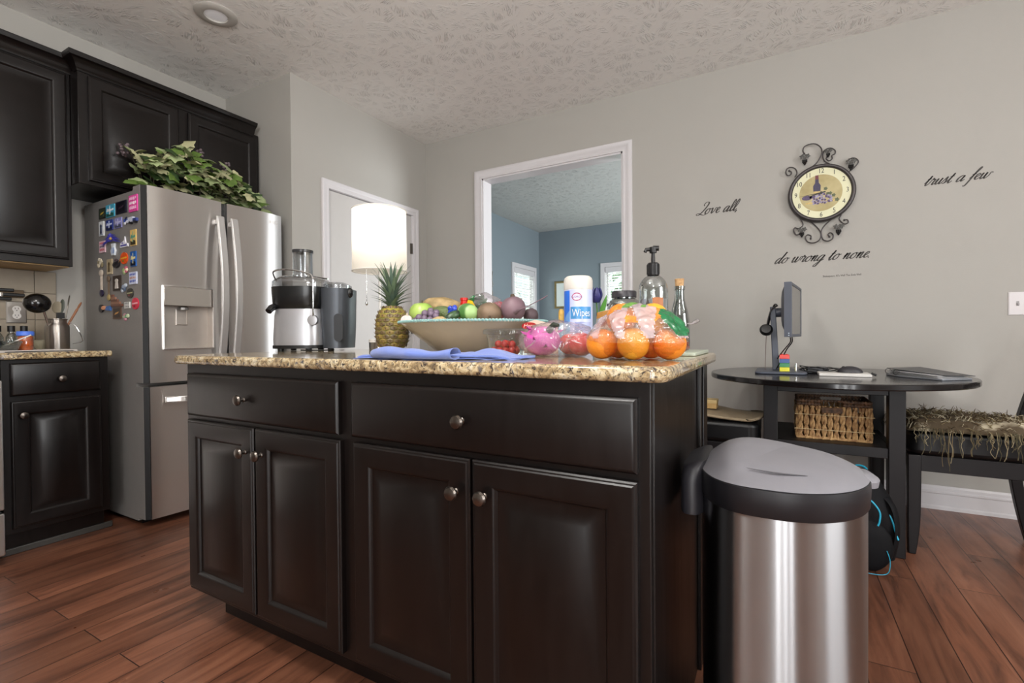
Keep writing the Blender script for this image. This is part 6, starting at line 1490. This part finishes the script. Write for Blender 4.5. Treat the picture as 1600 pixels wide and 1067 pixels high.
# ---- folded magazines / binder
bdr = thing('binder', 'silver and black folder with loose papers lying on the right side of the table', 'binder', (.58, 2.80, TT))
m = M(); m.prism([(.455, 2.90), (.60, 2.97), (.72, 2.72), (.60, 2.62), (.485, 2.78)], TT, TT+.008); m.build('back_cover', mat('silver grey cover', '#8f9298', .35, .3, var=.1, vscale=20), bdr, bevel=.002)
m = M()
for k in range(4): m.add([(.455+.004*k, 2.90, TT+.010+.005*k), (.60, 2.975, TT+.012+.006*k), (.71-.01*k, 2.73, TT+.010+.003*k), (.59, 2.63+.006*k, TT+.009+.003*k), (.485, 2.78, TT+.010+.005*k)], [(0, 1, 2, 3, 4)])
m.build('loose_papers', mat('grey white paper', '#b9b9bb', .6, var=.05), bdr, solid=.001, smooth=0)
m = M(); m.add([(.46, 2.905, TT+.034), (.60, 2.975, TT+.038), (.735, 2.74, TT+.016), (.62, 2.66, TT+.020), (.49, 2.80, TT+.032)], [(0, 1, 2, 3, 4)]); m.build('front_cover', mat('charcoal cover', '#34353a', .35, var=.3, vscale=25), bdr, solid=.002, smooth=0)
m = M()
for q in (.2, .8): c = Vector((.455, 2.90, TT+.02)).lerp(Vector((.485, 2.78, TT+.02)), q); m.tube([c+Vector((.012*math.cos(a), 0, .012*math.sin(a))) for a in [i*.5 for i in range(13)]], .0014, 6)
m.build('ring', BLACK, bdr)

# ================================================================= BASKET
bk = thing('wicker_basket', 'woven water hyacinth basket with cut-out handle on the table shelf', 'basket', (.225, 2.80, .4705))
WK = two_tone('water hyacinth', '#8a6440', '#c09a68', 60, .35, .65, .7, bump=.3); WKD = two_tone('dark braid', '#3a2a1e', '#6b4c34', 70, .35, .65, .7, bump=.3)
x0, x1, y0, y1, zb, zt = .082, .370, 2.695, 2.915, .472, .628
m = M()
def rope(m, p, ax, h, tw, r_, ph):
    pts1 = []; pts2 = []
    for k in range(15):
        t = k/14; a = ph+tw*t*2*math.pi; o = Vector((ax[0]*math.cos(a), ax[1]*math.cos(a), 0))*r_+Vector((-ax[1]*math.sin(a), ax[0]*math.sin(a), 0))*r_*.6
        pts1.append(Vector(p)+o+Vector((0, 0, h*t))); pts2.append(Vector(p)-o+Vector((0, 0, h*t)))
    m.tube(pts1, .0062, 6); m.tube(pts2, .0062, 6)
def side(xa, ya, xb_, yb_, n_):
    m = M(); d = Vector((xb_-xa, yb_-ya)); L_ = d.length; d.normalize()
    for k in range(n_):
        t = (k+.5)/n_; rope(m, (xa+(xb_-xa)*t, ya+(yb_-ya)*t, zb), (d.x, d.y), zt-zb, 1.6, .0062, k*.9)
    m.tube([(xa, ya, zb+.004), (xb_, yb_, zb+.004)], .007, 8); return m
side(x0, y0, x1, y0, 12).build('woven_side', WK, bk); side(x0, y1, x1, y1, 12).build('woven_side', WK, bk); side(x0, y0, x0, y1, 9).build('woven_side', WK, bk); side(x1, y0, x1, y1, 9).build('woven_side', WK, bk)
m = M()
for z in (zb+.045, zb+.115): m.tube([(x0-.012, y0-.012, z), (x1+.012, y0-.012, z), (x1+.012, y1+.012, z), (x0-.012, y1+.012, z)], .0014, 5, closed=True)
m.build('binding_cord', mat('pale cord', '#d2b98c', .7, var=.1), bk)
m = M(); rr = random.Random(1)
for (xa, ya, xb_, yb_) in ((x0, y0, x1, y0), (x1, y0, x1, y1), (x1, y1, x0, y1), (x0, y1, x0, y0)):
    for k in range(22):
        t = (k+.5)/22; 
        if ya == yb_ and .34 < t < .62: zc = zt+.026 if ya == y0 else zt+.026; m.ball((xa+(xb_-xa)*t, ya, zc), (.009, .007, .006), 8, 6); continue
        for lv in (0, 1): m.ball((xa+(xb_-xa)*t, ya+(yb_-ya)*t, zt+.008+.015*lv), (.010 if ya == yb_ else .007, .010 if xa == xb_ else .007, .0085), 8, 6)
m.build('braided_rim', WKD, bk)
m = M(); m.box(.178, .262, y0-.010, y0-.004, zb+.125, zb+.152); m.build('handle_wrap', WKD, bk, bevel=.003)
m = M(); m.box(x0, x1, y0, y1, zb-.001, zb+.004); m.build('basket_bottom', WK, bk)

# ================================================================= CHAIRS
LEATH = mat('black faux leather', '#060608', .38, spec=.35, var=.1, bump=.04, bscale=200)
def make_chair(label, loc, rotz):
    """local frame: front of the seat towards -x"""
    c = thing('dining_chair', label, 'chair', loc, rot=(0, 0, rotz)); 
    B = lambda m, n, mt, **k: m.build(n, mt, c, local=True, **k)
    m = M(); m.prism(rrect(-.245, .215, -.215, .215, .05, 6), .440, .545); B(m, 'seat', LEATH, bevel=.022, bseg=4)
    m = M(); m.box(-.215, .20, -.198, -.180, .368, .438).box(-.215, .20, .180, .198, .368, .438).box(-.232, -.215, -.19, .19, .368, .438).box(.19, .21, -.19, .19, .368, .438); B(m, 'seat_frame', TBL, bevel=.002)
    for y in (-.205, .165):
        m = M(); k_ = 14; v = []
        for i in range(k_+1):
            z = .438*(1-i/k_); t = 1-z/.438; w_ = .046-.006*max(0, t-.3); xo = .012*max(0, (t-.55)/.45)**2 ; v += [(-.242+xo*.2, y, z), (-.242+w_-xo*1.2, y, z), (-.242+w_-xo*1.2, y+.040, z), (-.242+xo*.2, y+.040, z)]
        m.add(v, [(i*4+j, i*4+(j+1) % 4, (i+1)*4+(j+1) % 4, (i+1)*4+j) for i in range(k_) for j in range(4)]+[(3, 2, 1, 0), (k_*4, k_*4+1, k_*4+2, k_*4+3)]); B(m, 'leg', TBL, bevel=.003)
    for y in (-.210, .172):
        m = M(); k_ = 22; v = []
        for i in range(k_+1):
            z = .965*i/k_
            x = .195+(.062*((.40-z)/.40)**1.6 if z < .40 else .135*((z-.40)/.565)**1.25)
            w_ = .040 if z > .05 else .036; v += [(x, y, z), (x+w_, y, z), (x+w_, y+.036, z), (x, y+.036, z)]
        m.add(v, [(i*4+j, i*4+(j+1) % 4, (i+1)*4+(j+1) % 4, (i+1)*4+j) for i in range(k_) for j in range(4)]+[(3, 2, 1, 0), (k_*4, k_*4+1, k_*4+2, k_*4+3)]); B(m, 'back_post', TBL, bevel=.003)
    for i in range(8):
        z = .57+.048*i; x = .195+.135*((z-.40)/.565)**1.25
        m = M(); m.grid(1, 10, lambda u, v: (x+.010+.018*math.sin(math.pi*v), -.175+.35*v, z+.024*u)); m.build('back_slat', TBL, c, local=True, solid=.012, recalc=False, smooth=30)
    m = M(); m.grid(1, 10, lambda u, v: (.195+.135*((.93-.40)/.565)**1.25+.012+.018*math.sin(math.pi*v), -.175+.35*v, .92+.045*u)); m.build('top_rail', TBL, c, local=True, solid=.018, recalc=False, smooth=30)
    return c
make_chair('black slat-back dining chair with fringed throw, right of the round table', (.742, 2.888, 0), 0)
make_chair('black dining chair with a tan mat on its seat, left of the round table', (-.325, 2.77, 0), math.pi)

# fringed throw on the right chair
th_ = thing('fringed_throw', 'shaggy brown and cream fringed throw lying on the right chair seat', 'throw blanket', (.72, 2.89, .546))
FUR = two_tone('brown cream fur', '#4a3d2b', '#b5aa92', 7, .50, .60, .9, bump=.6); 
m = M()
def throw(u, v):
    x = .494+.48*u; y = 2.655+.47*v
    e_ = min(u, 1-u, v, 1-v)
    z = .556+.030*min(1, e_*9)+.022*noise.noise(Vector((x*9, y*9, 0)))*min(1, e_*8)+.006*noise.noise(Vector((x*50, y*50, 3)))
    if e_ < .06: z -= .02*(1-e_/.06)
    return (x+.008*noise.noise(Vector((y*40, 0, 0)))*(e_ < .05), y+.010*noise.noise(Vector((x*40, 5, 0)))*(e_ < .05), max(z, .5485))
m.grid(60, 56, throw); m.build('pile_body', FUR, th_, smooth=80, recalc=False)
m = M(); rr = random.Random(14)
for k in range(900):
    u, v = rr.random(), rr.random(); p = Vector(throw(u, v)); d = Vector((rr.uniform(-1, 1), rr.uniform(-1, .6), rr.uniform(0, .5))).normalized()*rr.uniform(.015, .04)
    m.mi = rr.choice([0, 0, 1, 2]); m.tube([p, p+d*.5+Vector((0, 0, .006)), p+d], [.0016, .0013, .0004], 4)
m.build('fur_tufts', [mat('fur brown', '#57462f', .9, var=.2), mat('fur cream', '#b0a68e', .9, var=.1), mat('fur olive', '#75684a', .9, var=.2)], th_, smooth=0, recalc=False)['kind'] = 'stuff'
m = M()
for k in range(105):
    t = rr.random(); edge = rr.random() < .82
    if edge: p = Vector((.496+.47*t, 2.655, .552)); out = Vector((rr.uniform(-.3, .3), -1, 0))
    else: p = Vector((.496, 2.66+.45*t, .552)); out = Vector((-1, rr.uniform(-.3, .3), 0))
    L_ = rr.choice([.03, .04, .05, .06, .09, .10]) if not .22 < t < .30 or not edge else .16*rr.uniform(.5, 1.1)
    pts = [p+Vector((0, 0, .012)), p+out*.016+Vector((0, 0, .004))]
    for q in range(1, 5): pts.append(p+out*(.018+.004*q*rr.random())+Vector((rr.uniform(-.006, .006), 0, -L_*q/4)))
    m.mi = rr.choice([0, 1, 1, 2]); m.tube(catmull(pts, 3), .0011, 4)
m.build('fringe', [mat('fringe tan', '#6c5c40', .9, var=.15), mat('fringe olive', '#4f4934', .9, var=.15), mat('fringe cream', '#8c8064', .9, var=.1)], th_, smooth=0, recalc=False)['kind'] = 'stuff'

# mat and small box on the left chair
m = M()
def tmat(u, v, s_=0):
    x = -.50+.44*u; y = 2.56+.36*v; r_ = abs(2*v-1); x = x-(u > .9)*.05*r_**3 if u > .9 else x
    return (x, y, .556+.016*math.sin(u*5.0+.6)*(.5+.5*v)+.012*math.sin(v*3.1)+.012-s_)
m.grid(30, 20, tmat); o = m.build('seat_pad', mat('tan felt pad', '#8c7c64', .8, var=.06), smooth=80, solid=.010, recalc=False, loc=(-.28, 2.74, .55)); tag(o, 'thin wavy tan pad lying on the left chair seat', 'seat pad')
sbx = thing('small_box', 'small tan cardboard box standing on the tan seat pad', 'box', (-.355, 2.70, .586))
m = M(); m.box(-.375, -.278, 2.66, 2.74, .588, .630); m.build('carton', mat('tan cardboard', '#b0905c', .8, var=.05), sbx, bevel=.002)
m = M(); m.box(-.377, -.276, 2.658, 2.742, .615, .633); m.build('lid', mat('pale cardboard', '#bda574', .8, var=.05), sbx, bevel=.002)

# ================================================================= BACKPACK
bp_ = thing('backpack', 'black backpack with bright blue piping leaning under the round table', 'backpack', (.33, 2.46, 0))
BPK = mat('black nylon', '#07070a', .7, spec=.2, var=.2, vscale=12); CY = mat('cyan piping', '#1f9cbc', .5, var=.05)
m = M()
def bpf(p, d): return Vector((p.x*(1-.28*max(0, p.z)/.2), p.y, p.z))
bagmesh(m, (.302, 2.455, .205), (.125, .078, .205), 31, nu=40, nv=30, amp=.08, fl=.002, fn=bpf); m.build('bag_body', BPK, bp_, smooth=60)
m = M(); bagmesh(m, (.315, 2.385, .115), (.085, .030, .105), 12, nu=30, nv=20, amp=.05, fl=.003); m.build('front_pocket', BPK, bp_, smooth=60)
for pts in ([(.262, 2.40, .31), (.290, 2.375, .315), (.325, 2.368, .30), (.352, 2.365, .262), (.352, 2.362, .225), (.346, 2.360, .205)], [(.355, 2.42, .245), (.385, 2.405, .245), (.400, 2.40, .215), (.410, 2.395, .17), (.416, 2.392, .15)], [(.255, 2.42, .345), (.30, 2.41, .385), (.345, 2.42, .36)], [(.26, 2.375, .012), (.32, 2.358, .010), (.375, 2.36, .02), (.385, 2.36, .07), (.375, 2.362, .11)]):
    m = M(); m.tube(catmull(pts, 6), .0034 if len(pts) > 3 and pts[0][2] > .2 and pts[0][2] < .33 else .0014, 6); m.build('piping', CY, bp_)
m = M(); m.tube(catmull([(.27, 2.47, .385), (.285, 2.46, .415), (.315, 2.46, .412), (.33, 2.47, .38)], 6), .007, 8, flat=.5); lab(m.build('carry_handle', CY, bp_), 'bright blue carry loop')
m = M(); m.tube(catmull([(.35, 2.45, .33), (.40, 2.41, .28), (.415, 2.40, .18), (.40, 2.41, .06)], 6), .016, 8, flat=.3); m.build('shoulder_strap', BPK, bp_)

# ================================================================= TRASH CAN
TCX, TCY = -.006, 1.20
tc_ = thing('trash_can', 'large brushed steel step trash can with a grey domed lid beside the island', 'trash can', (TCX, TCY, 0))
def dsh(s_, z, n=72, dx=0):
    v = []
    for i in range(n):
        a = 2*math.pi*i/n; c, q = math.cos(a), math.sin(a)
        x = .168*c if c > 0 else -.150*abs(c)**.62; y = .198*math.copysign(abs(q)**.95, q)
        v.append((TCX+x*s_+dx, TCY+y*s_, z))
    return v
m = M(); loft(m, [dsh(.975, .012), dsh(.975, .632)]); m.build('steel_body', steel('can body steel', '#a9aaac', .30, streak=.0), tc_, smooth=40)
m = M(); loft(m, [dsh(1.0, 0), dsh(1.0, .022), dsh(.98, .026)]); m.box(TCX+.14, TCX+.22, TCY-.06, TCY+.06, .008, .022); m.build('base_pedal', BLACK, tc_, bevel=.002)
m = M(); loft(m, [dsh(.985, .628), dsh(1.0, .632), dsh(1.008, .668), dsh(1.002, .680), dsh(.98, .682)]); m.build('rim_collar', mat('collar black', '#17171b', .42, var=.05), tc_, smooth=40)
m = M(); N_ = 72; base_r = dsh(.99, 0, N_); v = []; K = 36
for k in range(K+1):
    t = 1-k/K
    for i in range(N_):
        x, y, _ = base_r[i]; X, Y = TCX+(x-TCX)*t, TCY+(y-TCY)*t
        r_ = t; h_ = .030*(1-r_**2.6)
        # gentle rise to the hinge side and the pressed crescent facing the viewer
        lx, ly = (X-TCX)/.168, (Y-TCY)/.198
        h_ += .030*max(0, -lx*.75+ly*.35)*(1-r_**3)
        sg = lambda q: 1/(1+math.exp(-q))
        s1, s2 = sg((lx+.70-.25*max(0, -ly-.2))*24), sg((ly+.70)*24); fd = sg((lx-.25)*9)
        h_ += .005*s1*(s2+(1-s2)*fd)*(1-r_**10)
        v.append((X, Y, .682+h_))
m.add(v, [(k*N_+i, k*N_+(i+1) % N_, (k+1)*N_+(i+1) % N_, (k+1)*N_+i) for k in range(K) for i in range(N_)]+[[i for i in range(N_)][::-1]])
LIDM = mat('matte grey lid', '#7b7a80', .5, var=.03, bump=.05, bscale=400)
lid = m.build('lid', LIDM, tc_, smooth=70)
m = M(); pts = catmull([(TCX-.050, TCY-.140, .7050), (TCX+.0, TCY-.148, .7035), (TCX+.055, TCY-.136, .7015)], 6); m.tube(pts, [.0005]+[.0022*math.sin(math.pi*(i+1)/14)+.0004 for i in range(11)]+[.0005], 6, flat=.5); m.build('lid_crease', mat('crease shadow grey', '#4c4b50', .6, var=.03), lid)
m = M(); loft(m, [[(x, y, z) for x, y, z in sup(.028, .12, TCX-.160, TCY, zz, 28, 3)] for zz in (.585, .655)]+[[(x, y, z) for x, y, z in sup(.026, .112, TCX-.156, TCY, .682, 28, 3)], [(x, y, z) for x, y, z in sup(.012, .09, TCX-.145, TCY, .694, 28, 3)]]); m.build('hinge_housing', mat('hinge grey', '#26252a', .45, var=.05), tc_, smooth=50)
m = M(); loft(m, [sup(.022, .040, TCX+.160, TCY, .666, 24, 2.4), sup(.024, .042, TCX+.160, TCY, .678, 24, 2.4), sup(.014, .032, TCX+.156, TCY, .688, 24, 2.4)]); m.build('lid_tab', LIDM, lid, smooth=50)
